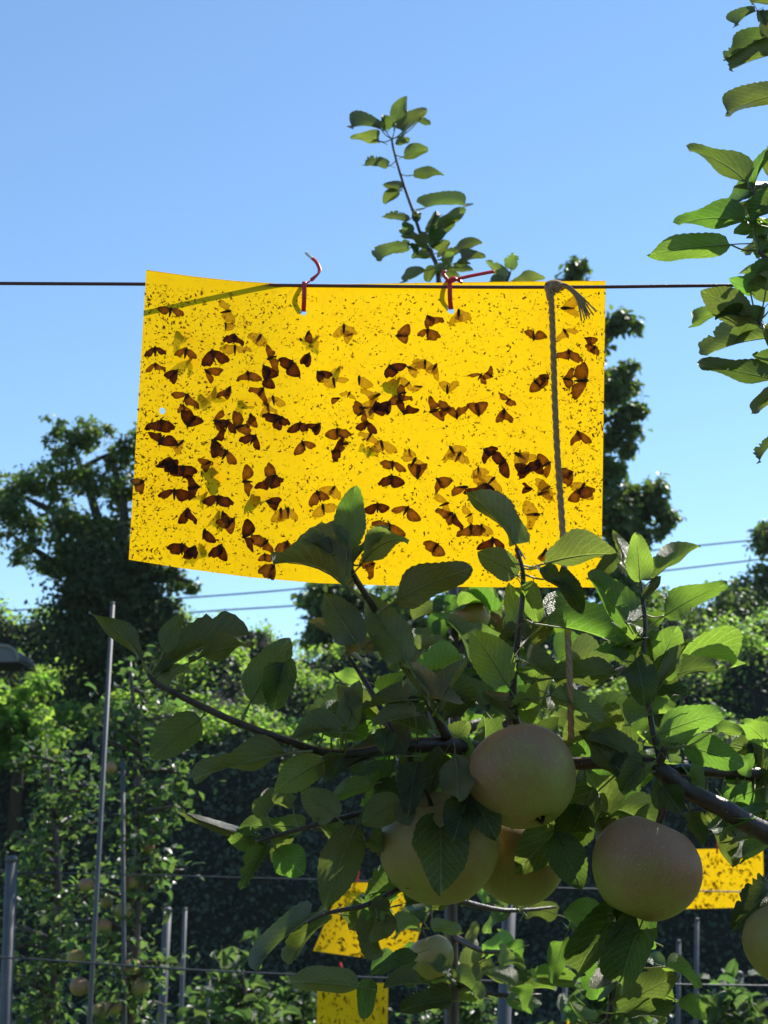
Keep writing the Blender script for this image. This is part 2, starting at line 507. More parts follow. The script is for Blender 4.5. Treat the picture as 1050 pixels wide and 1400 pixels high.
def hillside():
    V, F = [], []
    xs = np.linspace(-16, 16, 150)
    ys = np.concatenate([np.linspace(13.4, 15.2, 16), np.linspace(15.4, 20.2, 40), np.linspace(20.6, 46, 14)])
    for y in ys:
        for x in xs:
            z = hill_z(x, y)
            if y == ys[0]: z = -0.2
            V.append((x, y, z))
    w = len(xs)
    for j in range(len(ys) - 1):
        for i in range(w - 1):
            a = j * w + i
            F.append((a, a + 1, a + w + 1, a + w))
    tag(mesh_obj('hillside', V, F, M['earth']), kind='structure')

    # vine leaves on the tiers, low dark cover on the shaded bank below
    def hz(x, y): return hill_z(float(x), float(y))
    P, Nn = [], []
    for _ in range(52000):
        u = nrng.random()
        if u < 0.44: y = nrng.uniform(Y1 - 0.10, Y1 + 0.9)
        elif u < 0.72: y = nrng.uniform(Y2 - 0.5, Y2 + 0.6)
        else: y = nrng.uniform(Y3 - 0.6, Y3 + 0.7)
        x = nrng.uniform(-0.34, 0.34) * y
        px = 525 + x / y * FPX
        lump = 0.5 + 0.5 * math.sin(x * 5.1 + 3 * math.sin(y * 2.3)) * math.sin(x * 2.3 + y * 4.1 + 1.0)
        if nrng.random() > 0.25 + lump: continue
        if px > 850 and y < Y1 + 1.2 and nrng.random() < 0.75: continue
        z = hz(x, y) + abs(nrng.normal(0, 0.09)) + 0.16 * lump * lump
        e = 0.08
        gx = (hz(x + e, y) - hz(x - e, y)) / (2 * e); gy = (hz(x, y + e) - hz(x, y - e)) / (2 * e)
        v = np.array((-gx, -gy, 1.0)); v /= np.linalg.norm(v)
        P.append((x + nrng.normal(0, .05), y + nrng.normal(0, .08), z)); Nn.append(v * 0.5 + np.array((0, 0, .5)))
    P = np.array(P)
    tag(cloud('vine_cover', P, Nn, nrng.uniform(0.04, 0.085, len(P)), M['vine'], jitter=0.5),
        'sunlit green vines draped over the terraced hillside', 'vines', kind='stuff')
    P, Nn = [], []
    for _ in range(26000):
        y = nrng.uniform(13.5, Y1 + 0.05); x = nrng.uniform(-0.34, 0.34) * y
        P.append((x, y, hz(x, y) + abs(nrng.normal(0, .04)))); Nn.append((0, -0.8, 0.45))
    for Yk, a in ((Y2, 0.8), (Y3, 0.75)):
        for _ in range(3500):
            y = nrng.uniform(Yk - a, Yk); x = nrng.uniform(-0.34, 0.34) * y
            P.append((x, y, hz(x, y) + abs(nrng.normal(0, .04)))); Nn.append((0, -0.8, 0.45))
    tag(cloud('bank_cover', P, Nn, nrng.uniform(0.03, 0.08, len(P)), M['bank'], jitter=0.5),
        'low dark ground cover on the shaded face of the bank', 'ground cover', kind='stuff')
hillside()

# ------------------------------------------------------------------ far trees
def far_tree(name, label, base, trunk, limbs, clumps, mat, leaf=(0.09, 0.16), ivy=None, droop=0.4, dens=1.35, tight=1.0):
    root = empty(name, base, label, 'tree')
    tube('trunk', trunk, M['trunk'], root, 10, 5, 0.12)
    for l in limbs: tube('limb', l, M['trunk'], root, 6, 5, 0.1)
    A, B = [], []
    for c in clumps:
        p, n = clump_pts(c[0], c[1], int(c[2] * dens), c[3] if len(c) > 3 else 14, (c[4] if len(c) > 4 else 0.28) * tight)
        A.append(p); B.append(n)
    A = np.concatenate(A); B = np.concatenate(B)
    cloud('crown', A, B, nrng.uniform(leaf[0], leaf[1], len(A)), mat, root, 0.55, droop)
    if ivy is not None:
        A, B = [], []
        for c in ivy:
            p, n = clump_pts(c[0], c[1], int(c[2] * 2.2), 24, 0.33)
            A.append(p); B.append(n * 0.4 + np.array((0, -0.6, 0)))
        A = np.concatenate(A)
        cloud('ivy', A, np.concatenate(B), nrng.uniform(0.045, 0.085, len(A)), M['ivy'], root, 0.5, 0.5)
    return root

def cl(px, py, rpx, d, n, ry=None, rz=None, sub=14, spread=0.28):
    r = pxm(rpx, d)
    return (at(px, py, d), (r, r * (ry or 1.0), r * (rz or 1.0)), n, sub, spread)

DL = 16.4
tb = at(165, 1000, DL); tb.z = hill_z(tb.x, DL) - 0.1
lim = lambda pp, d: ppath(pp, d)
far_tree('broadleaf_tree', 'spreading dark tree with ivy-clad trunk behind the left vines', tb,
    [(tb, 0.28)] + ppath([(165, 930, 50), (160, 830, 46), (150, 760, 34)], DL),
    [lim([(158, 800, 30), (120, 735, 18), (80, 705, 12), (35, 680, 6)], DL), lim([(155, 790, 24), (128, 690, 13), (110, 640, 9), (90, 590, 4)], DL),
     lim([(160, 780, 26), (170, 700, 14), (150, 620, 7)], DL), lim([(150, 830, 20), (90, 780, 12), (20, 735, 5)], DL),
     lim([(170, 820, 20), (215, 790, 10), (260, 795, 4)], DL), lim([(112, 640, 8), (140, 625, 6), (180, 610, 3)], DL)],
    [cl(72, 578, 16, DL, 130, sub=5), cl(80, 605, 22, DL, 260, sub=7), cl(128, 598, 38, DL, 800, rz=.55, sub=14), cl(170, 615, 26, DL, 420, sub=9),
     cl(35, 655, 42, DL, 1000, rz=.7, sub=14), cl(100, 660, 40, DL, 900, sub=14), cl(160, 668, 36, DL, 800, sub=12),
     cl(20, 705, 45, DL, 1000, rz=.6, sub=14), cl(85, 715, 42, DL, 1000, rz=.6, sub=14), cl(150, 725, 40, DL, 1100, sub=12), cl(60, 755, 46, DL, 1100, rz=.55, sub=14),
     cl(95, 780, 36, DL, 800, sub=9), cl(200, 720, 36, DL, 800), cl(-20, 690, 45, DL, 700), cl(255, 795, 26, DL, 220, rz=.5, sub=8, spread=.2), cl(225, 770, 30, DL, 500, sub=8),
     cl(190, 600, 24, DL, 300, sub=8), cl(200, 660, 30, DL, 500, sub=9), cl(230, 700, 40, DL, 700)],
    M['far'], (0.05, 0.09),
    [cl(150, 800, 55, DL, 2200), cl(150, 870, 62, DL, 2600, rz=1.2), cl(165, 940, 60, DL, 2400, rz=1.2), cl(180, 775, 40, DL, 1100), cl(205, 840, 34, DL, 700), cl(110, 840, 40, DL, 900), cl(190, 990, 50, DL, 1500)], dens=1.15, tight=.8)

DR = 21.0
tb = at(740, 980, DR); tb.z = hill_z(tb.x, DR) - 0.1
far_tree('tall_tree', 'tall dark tree with drooping leaf tufts behind the large yellow trap', tb,
    [(tb, 0.28)] + ppath([(745, 850, 36), (755, 650, 26), (775, 480, 14), (785, 390, 6)], DR),
    [lim([(752, 720, 18), (820, 700, 10), (880, 690, 4)], DR), lim([(758, 620, 14), (820, 580, 8), (865, 555, 3)], DR),
     lim([(768, 520, 12), (820, 470, 7), (850, 445, 3)], DR), lim([(750, 800, 20), (640, 790, 10), (480, 830, 5)], DR), lim([(770, 560, 10), (835, 520, 5), (865, 510, 3)], DR)],
    [cl(785, 378, 20, DR, 420, sub=7), cl(775, 410, 32, DR, 600), cl(848, 445, 20, DR, 420, rz=.9, sub=7), cl(800, 470, 36, DR, 800),
     cl(855, 512, 24, DR, 520, rz=.8, sub=8), cl(822, 540, 34, DR, 800, sub=10), cl(862, 572, 20, DR, 420, rz=.9, sub=7), cl(846, 605, 20, DR, 330, sub=7), cl(800, 600, 40, DR, 900),
     cl(835, 650, 26, DR, 460, sub=8), cl(880, 685, 34, DR, 900, rz=.75, sub=10), cl(905, 705, 18, DR, 260, sub=6), cl(850, 720, 36, DR, 900), cl(800, 680, 45, DR, 1000), cl(845, 775, 34, DR, 700), cl(870, 830, 40, DR, 800), cl(800, 780, 50, DR, 1000), cl(760, 840, 60, DR, 1300),
     cl(690, 820, 55, DR, 1200), cl(610, 830, 50, DR, 1100), cl(535, 830, 42, DR, 900), cl(470, 820, 40, DR, 800, rz=.7, sub=10), cl(440, 815, 20, DR, 220, sub=6), cl(455, 870, 36, DR, 650), cl(540, 890, 50, DR, 1100), cl(650, 900, 60, DR, 1400), cl(770, 920, 60, DR, 1400)],
    M['far'], (0.09, 0.17), None, 0.9)

DE = 26.0
tb = at(1075, 900, DE); tb.z = hill_z(tb.x, DE) - 0.1
far_tree('hillside_tree', 'dark bushy tree cut off by the right edge above the hillside', tb,
    [(tb, 0.25)] + ppath([(1075, 830, 26), (1072, 740, 10)], DE), [lim([(1073, 800, 12), (1040, 770, 5)], DE)],
    [cl(1055, 735, 26, DE, 500), cl(1070, 790, 40, DE, 900), cl(1020, 815, 34, DE, 800, rz=.7)], M['far'], (0.09, 0.16))
for (px, py, r, d, lab) in ((985, 838, 42, 24.5, 'rounded dark shrub on the right skyline beside the bushy tree'), (925, 838, 36, 23.5, 'low dark shrub on the skyline right of the tall tree')):
    b = at(px, py + 40, d); b.z = hill_z(b.x, d)
    root = empty('skyline_shrub', b, lab, 'shrub')
    tube('stem', [(b, 0.07), (at(px, py, d), 0.03)], M['trunk'], root, 6, 2)
    p, n = clump_pts(at(px, py, d), (pxm(r * 1.3, d), pxm(r, d), pxm(r * .8, d)), 1300, 16, 0.3)
    cloud('crown', p, n, nrng.uniform(.09, .16, len(p)), M['far'], root)
b = at(30, 985, 14.4); b.z = hill_z(b.x, 14.4) - .05
root = empty('vine_mound', b, 'rounded vine-covered bush with bright rim at the left edge', 'bush')
tube('stem', [(b, .08), (at(30, 960, 14.4), .05)], M['trunk'], root, 6, 2)
p1, n1 = clump_pts(at(16, 985, 14.0), (pxm(66, 14.4), .4, pxm(64, 14.4)), 4200, 90, 0.10)
cloud('crown', p1, n1, nrng.uniform(.06, .11, len(p1)), M['vine'], root)

# grey rounded tarp hood at the left edge
def hood():
    d = 15.6
    c = at(-8, 905, d)
    root = empty('tarp_hood', (c.x, c.y, c.z), 'grey tarpaulin hood with rounded corner at the left edge', 'tarp')
    w, h, L = pxm(33, d), pxm(23, d), 0.8
    prof = [(-w * 2.2, 0), (-w * 2.2, h * .95), (-w, h), (0, h), (w * .55, h * .93), (w * .85, h * .7), (w, h * .3), (w * .98, 0)]
    V, F = [], []
    for yy in (0.0, .02, L):
        for (x, z) in prof:
            k = .96 if yy == 0 else 1
            V.append((c.x + x * k, c.y + yy, c.z + z * k))
    n = len(prof)
    for j in range(2):
        for i in range(n - 1):
            F.append((j * n + i, j * n + i + 1, (j + 1) * n + i + 1, (j + 1) * n + i))
    F.append(tuple(range(n))); F.append(tuple(reversed(range(2 * n, 3 * n))))
    mesh_obj('cover', V, F, M['tarp'], root, False)
    V, F = tube_data([(Vector((c.x + x, c.y - .012, c.z + z)), .022) for (x, z) in prof], 6)
    mesh_obj('hem', V, F, M['concrete'], root)
    for x in (-w * 1.8, w * .8):
        tube('post', [(Vector((c.x + x, c.y + .4, hill_z(c.x, d) - .1)), .03), (Vector((c.x + x, c.y + .4, c.z + h * .6)), .03)], M['zinc'], root, 6, 1)
hood()

# power lines far behind
def span(pp, d, r, label):
    pts = [(at(x, y, d), r) for x, y in pp]
    return tag(tube('power_line', pts, M['cable'], None, 5, 6), label, 'cable')
span([(-300, 858), (220, 820), (420, 804), (700, 775), (925, 749), (1350, 708)], 60, 0.042, 'upper of two thin power lines crossing the sky behind the trees')
span([(-300, 880), (240, 839), (420, 827), (700, 806), (870, 785), (1350, 728)], 60, 0.042, 'lower of two thin power lines crossing the sky behind the trees')

# ------------------------------------------------------------------ single leaves
def leaf_mesh(fold, curl, twist, wav, seed, rows=11, teeth=True, damage=0.0):
    """Ovate apple leaf: base (0,0,0), tip (0,1,0), width 1, upper side +Z; with midrib and petiole stub."""
    r = random.Random(seed)
    ts = [i / rows for i in range(rows + 1)]
    th = 0.0; y = z = 0.0; mid = []
    for i, t in enumerate(ts):
        mid.append((y, z, th))
        a = curl * (0.35 - t) * 2.0
        th = a
        y += math.cos(th) / rows; z += math.sin(th) / rows
    ey, ez, _ = mid[-1]
    L = math.hypot(ey, ez); ca, sa = ey / L, ez / L
    V, UV, F, FM = [], [], [], []
    xs = (-1, -.55, 0, .55, 1)
    ph = r.uniform(0, 6)
    for i, t in enumerate(ts):
        my, mz, th = mid[i]
        w = 0.5 * (math.sin(math.pi * min(1, t ** 0.78)) ** 0.62) if 0 < t < 1 else 0.012
        tw = twist * (t - 0.4)
        for x in xs:
            e = w
            if teeth and abs(x) == 1: e *= 1.0 + (0.030 if i % 2 else -0.025) + r.uniform(-.02, .02)
            if damage and abs(x) == 1 and r.random() < damage: e *= r.uniform(.6, .85)
            lx = x * e
            lz = abs(lx) * math.tan(fold) + wav * abs(x) * math.sin(ph + t * 9 + (2 if x > 0 else 0)) * 0.06
            X = lx * math.cos(tw) - lz * math.sin(tw); Z = lx * math.sin(tw) + lz * math.cos(tw)
            yy = my - math.sin(th) * Z; zz = mz + math.cos(th) * Z
            V.append((X, (yy * ca + zz * sa) / L, (-yy * sa + zz * ca) / L)); UV.append((0.5 + 0.5 * x * w / 0.5, t))
    for i in range(rows):
        for k in range(4):
            a = i * 5 + k
            F.append((a, a + 1, a + 6, a + 5)); FM.append(0)
    o = len(V)
    ribs = [(-0.26, -.05 - .1 * curl, .024), (-.1, -.01 - .03 * curl, .02), (0, 0, .02)] + [(None, i, .019 * (1 - i / rows) + .003) for i in range(2, rows, 5)]
    for (a, b, rad) in ribs:
        if a is None: cx, cy, cz = V[b * 5 + 2]; cz -= rad * .7
        else: cx, cy, cz = 0, a, b - .008
        for k in range(3):
            an = math.pi / 2 + 2 * math.pi * k / 3
            V.append((cx + rad * math.cos(an), cy, cz + rad * math.sin(an))); UV.append((.5, .5))
    for i in range(len(ribs) - 1):
        for k in range(3):
            F.append((o + i * 3 + k, o + i * 3 + (k + 1) % 3, o + i * 3 + 3 + (k + 1) % 3, o + i * 3 + 3 + k)); FM.append(1)
    me = bpy.data.meshes.new('leaf')
    me.from_pydata(V, [], F)
    me.materials.append(M['leaf']); me.materials.append(M['petiole'])
    me.polygons.foreach_set('material_index', FM)
    me.polygons.foreach_set('use_smooth', [True] * len(F))
    uv = me.uv_layers.new(name='UVMap')
    li = np.empty(len(me.loops), np.int32); me.loops.foreach_get('vertex_index', li)
    uv.data.foreach_set('uv', np.array(UV, np.float32)[li].ravel())
    me.update()
    return me

LEAF = []
for k in range(28):
    LEAF.append(leaf_mesh(fold=R(rng.choice((6, 14, 22, 30, 38, 46))), curl=rng.uniform(.1, .95), twist=rng.uniform(-.6, .6),
                          wav=rng.uniform(.8, 2.2), seed=k, rows=rng.choice((25, 27)), damage=0.12 if k % 4 == 0 else 0.0))
LEAF_FLAT = [leaf_mesh(R(6), .25, .15, 1.0, 60 + k, 25) for k in range(3)]
LEAF_LOW = [leaf_mesh(R(rng.uniform(8, 35)), rng.uniform(.2, 1.1), rng.uniform(-.5, .5), 1.0, 90 + k, 5, False) for k in range(6)]
def recolour(meshes, m):
    out = []
    for me in meshes:
        c = me.copy(); c.materials[0] = m; out.append(c)
    return out
LEAF_SUN = recolour(LEAF, M['leaf_sun'])
LEAF_FLAT_Y = recolour(LEAF_FLAT, M['leaf_sun'])
LEAF_LOWM = recolour(LEAF_LOW, M['leaf_mid'])

def leaf_matrix(P0, P1, width, Z):
    Y = P1 - P0; L = Y.length; Y.normalize()
    Z = (Z - Y * Z.dot(Y)).normalized()
    X = Y.cross(Z)
    m = Matrix((X, Y, Z)).transposed().to_4x4()
    m = m @ Matrix.Diagonal((width, L, L, 1.0))
    m.translation = P0
    return m

CAMP = Vector((0, 0, CAM_H))
def leaf_px(parent, bx, by, tx, ty, w, d, roll=30, dz=0.0, me=None, flip=False, young=False):  # young picks the leaf copy with sunlight put into its colour
    """A leaf whose blade runs from pixel (bx,by) to (tx,ty) at depth d, w pixels wide as seen."""
    P0, P1 = at(bx, by, d), at(tx, ty, d + dz)
    F = (P0 + P1) * .5 - CAMP; F.normalize()
    Y = (P1 - P0).normalized()
    Fp = (F - Y * F.dot(Y)).normalized()
    U = Y.cross(Fp)
    if U.z < 0: U = -U
    a = R(roll)
    Z = Fp * math.cos(a) + U * math.sin(a)
    if flip: Z = -Fp * math.cos(a) + U * math.sin(a)
    width = pxm(w, d) / max(.35, math.cos(a) * .95 + .05)
    if me is None: me = rng.choice(LEAF_SUN if young else LEAF)
    return link('leaf', me, parent, leaf_matrix(P0, P1, width, Z))

# ------------------------------------------------------------------ apples
def apple_mesh(mat, seed, nu=40, nv=28):
    r = random.Random(seed)
    V, F = [], []
    lop = [r.uniform(-.055, .055) for _ in range(6)]
    for j in range(nv + 1):
        t = math.pi * j / nv
        rad = math.sin(t)
        prof_r = rad * (1.0 + .07 * math.cos(t)) 
        z = math.cos(t) * .90
        z -= .20 * math.exp(-(rad / .26) ** 2) if t < math.pi / 2 else 0
        z += .13 * math.exp(-(rad / .24) ** 2) if t > math.pi / 2 else 0
        for i in range(nu):
            a = 2 * math.pi * i / nu
            k = 1 + lop[0] * math.cos(a + 1) + lop[1] * math.cos(2 * a) + lop[2] * .6 * math.cos(3 * a)
            low = max(0, -math.cos(t))
            k += .022 * low * math.cos(5 * a + lop[3] * 30)
            V.append((prof_r * k * math.cos(a), prof_r * k * math.sin(a), z + lop[4] * math.cos(a + 2) * rad))
    for j in range(nv):
        for i in range(nu):
            a = j * nu + i; b = j * nu + (i + 1) % nu
            F.append((a, b, b + nu, a + nu))
    me = bpy.data.meshes.new('skin')
    me.from_pydata(V, [], F)
    me.polygons.foreach_set('use_smooth', [True] * len(F))
    me.materials.append(mat)
    me.validate(); me.update()
    return me
APPLE = [apple_mesh(M['apple'], 1), apple_mesh(M['apple_green'], 2), apple_mesh(M['apple'], 3, 20, 14), apple_mesh(M['apple_green'], 4, 20, 14)]
def small_mesh(name, VF, mat):
    me = bpy.data.meshes.new(name)
    me.from_pydata([tuple(v) for v in VF[0]], [], VF[1])
    me.polygons.foreach_set('use_smooth', [True] * len(VF[1]))
    me.materials.append(mat); me.update()
    return me
STALK = small_mesh('stalk', tube_data(catmull([(Vector((0, 0, .62)), .05), (Vector((.02, .01, .85)), .035), (Vector((.1, .03, 1.12)), .05)], 3), 6), M['twig'])
cp = []
for k in range(5):
    a = 2 * math.pi * k / 5
    b = Vector((.09 * math.cos(a), .09 * math.sin(a), -.80)); tpp = Vector((.03 * math.cos(a + .5), .03 * math.sin(a + .5), -.92))
    c1 = Vector((.10 * math.cos(a + .7), .10 * math.sin(a + .7), -.80))
    cp.append(([b, c1, tpp, (b + c1) * .5 + Vector((0, 0, .04))], [(0, 1, 2), (0, 2, 3), (1, 3, 2)]))
CALYX = small_mesh('calyx', joined(cp), M['calyx'])

def apple(px, py, rpx, d, label, kind=0, tilt=(0, 0, 0), group=None):
    root = bpy.data.objects.new('apple', None)
    COL.objects.link(root)
    root.empty_display_size = .02
    root['_local'] = True
    s = pxm(rpx, d)
    root.location = at(px, py, d)
    root.rotation_euler = tilt
    root.scale = (s, s, s)
    del root['_local']
    tag(root, label, 'apple', group)
    for n, me in (('skin', APPLE[kind]), ('stalk', STALK), ('calyx', CALYX)):
        o = bpy.data.objects.new(n, me); COL.objects.link(o); o.parent = root
    return root

# ------------------------------------------------------------------ posts and lower wires
def post(top, bot, w, d, label, cat='post', name='trellis_post'):
    P = at(top[0], top[1], d); Q = at(bot[0], bot[1], d)
    G = Q + (Q - P).normalized() * ((Q.z + .1) / max(.05, (P - Q).normalized().z))
    r = pxm(w, d) / 2
    root = empty(name, (G.x, G.y, 0), label, cat)
    V, F = tube_data([(G, r), (P, r)], 12)
    mesh_obj('pipe', V, F, M['zinc'], root)
    ax = (P - G).normalized()
    V, F = tube_data([(P, r * 1.08), (P + ax * r * .5, r * 1.08), (P + ax * r * 1.0, r * .6)], 12)
    mesh_obj('cap', V, F, M['zinc'], root)
    return root

post((154, 826), (122, 1400), 6.5, 4.2, 'thin grey pipe standing in front of the left apple tree', name='thin_pipe')
post((168, 1040), (170, 1400), 6.5, 4.9, 'dark slim stake beside the trunk of the left apple tree', 'stake', 'tree_stake')
post((16, 1178), (7, 1400), 16, 4.6, 'thick grey post at the left edge of the picture')
post((229, 1246), (221, 1400), 11, 7.2, 'pale grey post just right of the left apple tree')
post((253, 1244), (247, 1400), 6, 8.5, 'slender pipe next to the pale grey post on the left', name='thin_pipe')
post((286, 1330), (284, 1400), 5, 9.5, 'short slender pipe over the low foliage left of the yellow traps', name='thin_pipe')
post((697, 1228), (689, 1400), 18, 3.4, 'thick galvanised post below the hanging apples in the centre')
post((774, 1322), (770, 1400), 7, 8.0, 'thin pipe between the centre post and the lower right leaves', name='thin_pipe')
post((821, 1286), (819, 1400), 7, 8.8, 'thin pipe behind the leaves under the right apple', name='thin_pipe')
post((928, 1288), (927, 1400), 6, 8.2, 'shorter of two thin pipes below the right yellow trap', name='thin_pipe')
post((953, 1258), (951, 1400), 6, 9.0, 'taller of two thin pipes below the right yellow trap', name='thin_pipe')
post((1010, 1334), (1008, 1400), 12, 5.6, 'thick grey post low at the right edge of the picture')
post((613, 880), (612, 1400), 9, 3.0, 'slim grey stake behind the central leaves', 'stake', 'tree_stake')

tag(tube('lower_wire', ppath([(-300, 1299, 2.6), (0, 1309, 2.6), (300, 1328, 2.6), (700, 1342, 2.6), (1350, 1352, 2.6)], 4.0), M['steelwire'], None, 5, 6),
    'thin steel trellis wire running low across the whole orchard', 'wire')
tag(tube('lower_wire', ppath([(-300, 1188, 1.8), (100, 1194, 1.8), (300, 1199, 1.8), (480, 1204, 1.8), (800, 1215, 1.8), (1350, 1225, 1.8)], 4.71), M['steelwire'], None, 5, 6),
    'faint thin wire crossing the left apple tree at mid height', 'wire')

# ------------------------------------------------------------------ orchard trees further back
def orchard_tree(label, base_px, d, top_py, branches, leaves_n, seed, wpx, own=300, size=(0.045, 0.085), apples=(), cover=None, lowest=1480, glabel=None):
    """Spindle apple tree: trunk, side branches, leaves along them; the nearest leaves are single parts."""
    r = random.Random(seed)
    b = at(base_px, 1400, d); b.z = 0
    top = at(base_px, top_py, d)
    root = empty('apple_tree', b, label, 'apple tree')
    H = top.z
    trunk = [(Vector((b.x, b.y, -.05)), .035), (Vector((b.x + r.uniform(-.03, .03), b.y, H * .35)), .028), (Vector((b.x + r.uniform(-.04, .04), b.y, H * .7)), .018), (top, .005)]
    tube('trunk', trunk, M['bark'], root, 8, 5, .08)
    cand = []
    zlo = at(0, lowest, d).z
    for k in range(branches):
        z = zlo + (H * .97 - zlo) * (k + r.random()) / branches
        f = (z - zlo) / max(.1, H - zlo)
        ln = pxm(wpx, d) * (1.08 - .62 * f) * r.choice((.35, .7, .9, 1.0, 1.25))
        a = r.uniform(0, 2 * math.pi)
        p0 = Vector((b.x, b.y, z)); dv = Vector((math.cos(a), math.sin(a) * .8, r.uniform(.0, .5)))
        p1 = p0 + dv * ln * .5; p2 = p0 + dv * ln + Vector((0, 0, -.25 * ln * r.random()))
        br = tube('branch', [(p0, .011), (p1, .008), (p2, .003)], M['bark'], root, 5, 4)
        m = int(leaves_n / branches)
        for _ in range(m):
            t = r.random() ** .7
            c = p0.lerp(p1, t * 2) if t < .5 else p1.lerp(p2, t * 2 - 1)
            c = c + Vector((r.gauss(0, .05), r.gauss(0, .05), r.gauss(.01, .05)))
            cand.append((c.y + r.uniform(0, .12), c, br))
    for _ in range(int(leaves_n * .12)):
        t = r.random()
        c = Vector((b.x, b.y, zlo)).lerp(top, t) + Vector((r.gauss(0, .05), r.gauss(0, .05), 0))
        cand.append((c.y, c, root))
    cand.sort(key=lambda q: q[0])
    rest = []
    for i, (_, c, br) in enumerate(cand):
        if i < own:
            L = r.uniform(*size)
            dv = Vector((r.gauss(0, 1), r.gauss(0, .8), r.gauss(-.1, .6))).normalized()
            Z = Vector((r.gauss(0, .5), r.gauss(.1, .5), 1))
            link('leaf', r.choice(LEAF_LOWM), br, leaf_matrix(c, c + dv * L, L * r.uniform(.42, .66), Z))
        else: rest.append(c)
    if rest:
        A = np.array([tuple(c) for c in rest])
        cloud('foliage', A, np.tile((0, 0, 1.0), (len(A), 1)), nrng.uniform(size[0], size[1], len(A)) * 1.0, M['leaf_mid_cloud'], root, .6, .2)
    return root

orchard_tree('leafy apple tree with small apples at the left behind thin pipe', 178, 5.0, 905, 44, 1450, 3, 112, size=(.024, .050))
orchard_tree('leafy apple tree filling the left edge behind the thick grey post', 62, 5.9, 1020, 36, 1700, 5, 105, size=(.024, .050))
orchard_tree('low young tree with bright leaf tips left of the lowest yellow trap', 330, 5.6, 1322, 12, 170, 8, 60, lowest=1460)
for i, (px, d, top, w, lab) in enumerate(((300, 10.5, 1352, 85, 'small leafy orchard row bush behind the low young tree'), (410, 11.0, 1348, 80, 'small leafy orchard row bush left of the lowest yellow trap'),
                                   (640, 10.5, 1362, 80, 'small leafy orchard row bush right of the lowest yellow trap'), (860, 10.8, 1372, 60, 'small leafy orchard row bush under the right hanging apple'))):
    orchard_tree(lab, px, d, top, 26, 900, 20 + i, w, own=0, lowest=1430)
orchard_tree('thin young apple tree low at the right edge', 1015, 5.2, 1345, 10, 120, 31, 45, lowest=1450)
orchard_tree('thin young apple tree under the right hanging apple', 835, 4.2, 1318, 10, 130, 33, 55, lowest=1450)

AL = 4.9
for (x, y, r, lab, k) in ((180, 1207, 12, 'pale apple beside the dark stake, highest in the left tree', 2), (118, 1210, 11, 'dim reddish apple left of the thin pipe', 2), (146, 1234, 9, 'small yellow apple between thin pipe and stake', 3),
        (168, 1246, 13, 'greenish apple touching the dark stake on its left', 3), (141, 1266, 12, 'shaded red-brown apple just right of the thin pipe', 2), (104, 1310, 13, 'dark apple left of the thin pipe near the lower wire', 3),
        (181, 1322, 12, 'apple right of the dark stake just under the lower wire', 2), (192, 1350, 13, 'yellow apple with bright top right of the dark stake', 3), (109, 1349, 14, 'round apple with bright top left of the thin pipe', 2),
        (136, 1384, 12, 'low apple in the left tree next to the thin pipe', 3), (155, 1377, 12, 'low shaded apple between thin pipe and stake', 2), (152, 1050, 9, 'small dark apple high beside the thin pipe', 2), (203, 1158, 9, 'small half-hidden apple at the right of the left tree', 2)):
    apple(x, y, r * .92, AL + rng.uniform(-.1, .1), lab, k, (R(rng.uniform(-15, 15)), R(rng.uniform(-15, 15)), rng.random() * 6), 'apples in the left orchard tree')

# ------------------------------------------------------------------ the large yellow trap
WY = 1.12
TOP = [(200, 369), (260, 377.5), (320, 384), (390, 388.5), (480, 388.5), (600, 386.5), (720, 385), (828, 384)]
BOT = [(176, 765), (250, 777), (340, 789), (430, 797), (560, 801.5), (700, 803), (822, 803)]
def sheet_px(u, v):
    xt = 200 + 628 * u; xb = 176 + 646 * u
    yt, yb = lerp_tab(TOP, xt), lerp_tab(BOT, xb)
    bow = -3.0 * math.sin(math.pi * v) * (1 - u)
    return xt + (xb - xt) * v + bow * 0, yt + (yb - yt) * v
def sheet_d(x, y):
    q = (392 - x) / 192
    k = 0.08 * math.log(1 + math.exp(min(30, q / 0.08)))
    k = k + 0.012 * math.sin(x * .02)
    v = (y - 380) / 410
    return WY + 0.0034 - 0.031 * k * (1 - .25 * v) + 0.004 * v * math.sin((x - 390) / 435 * math.pi if x > 390 else 0)
def sheet_pt(x, y): return at(x, y, sheet_d(x, y))
def sheet_frame(x, y):
    p = sheet_pt(x, y); a = (sheet_pt(x + 4, y) - p).normalized(); b = (sheet_pt(x, y - 4) - p).normalized()
    n = a.cross(b).normalized()
    if n.y > 0: n = -n
    return p, n

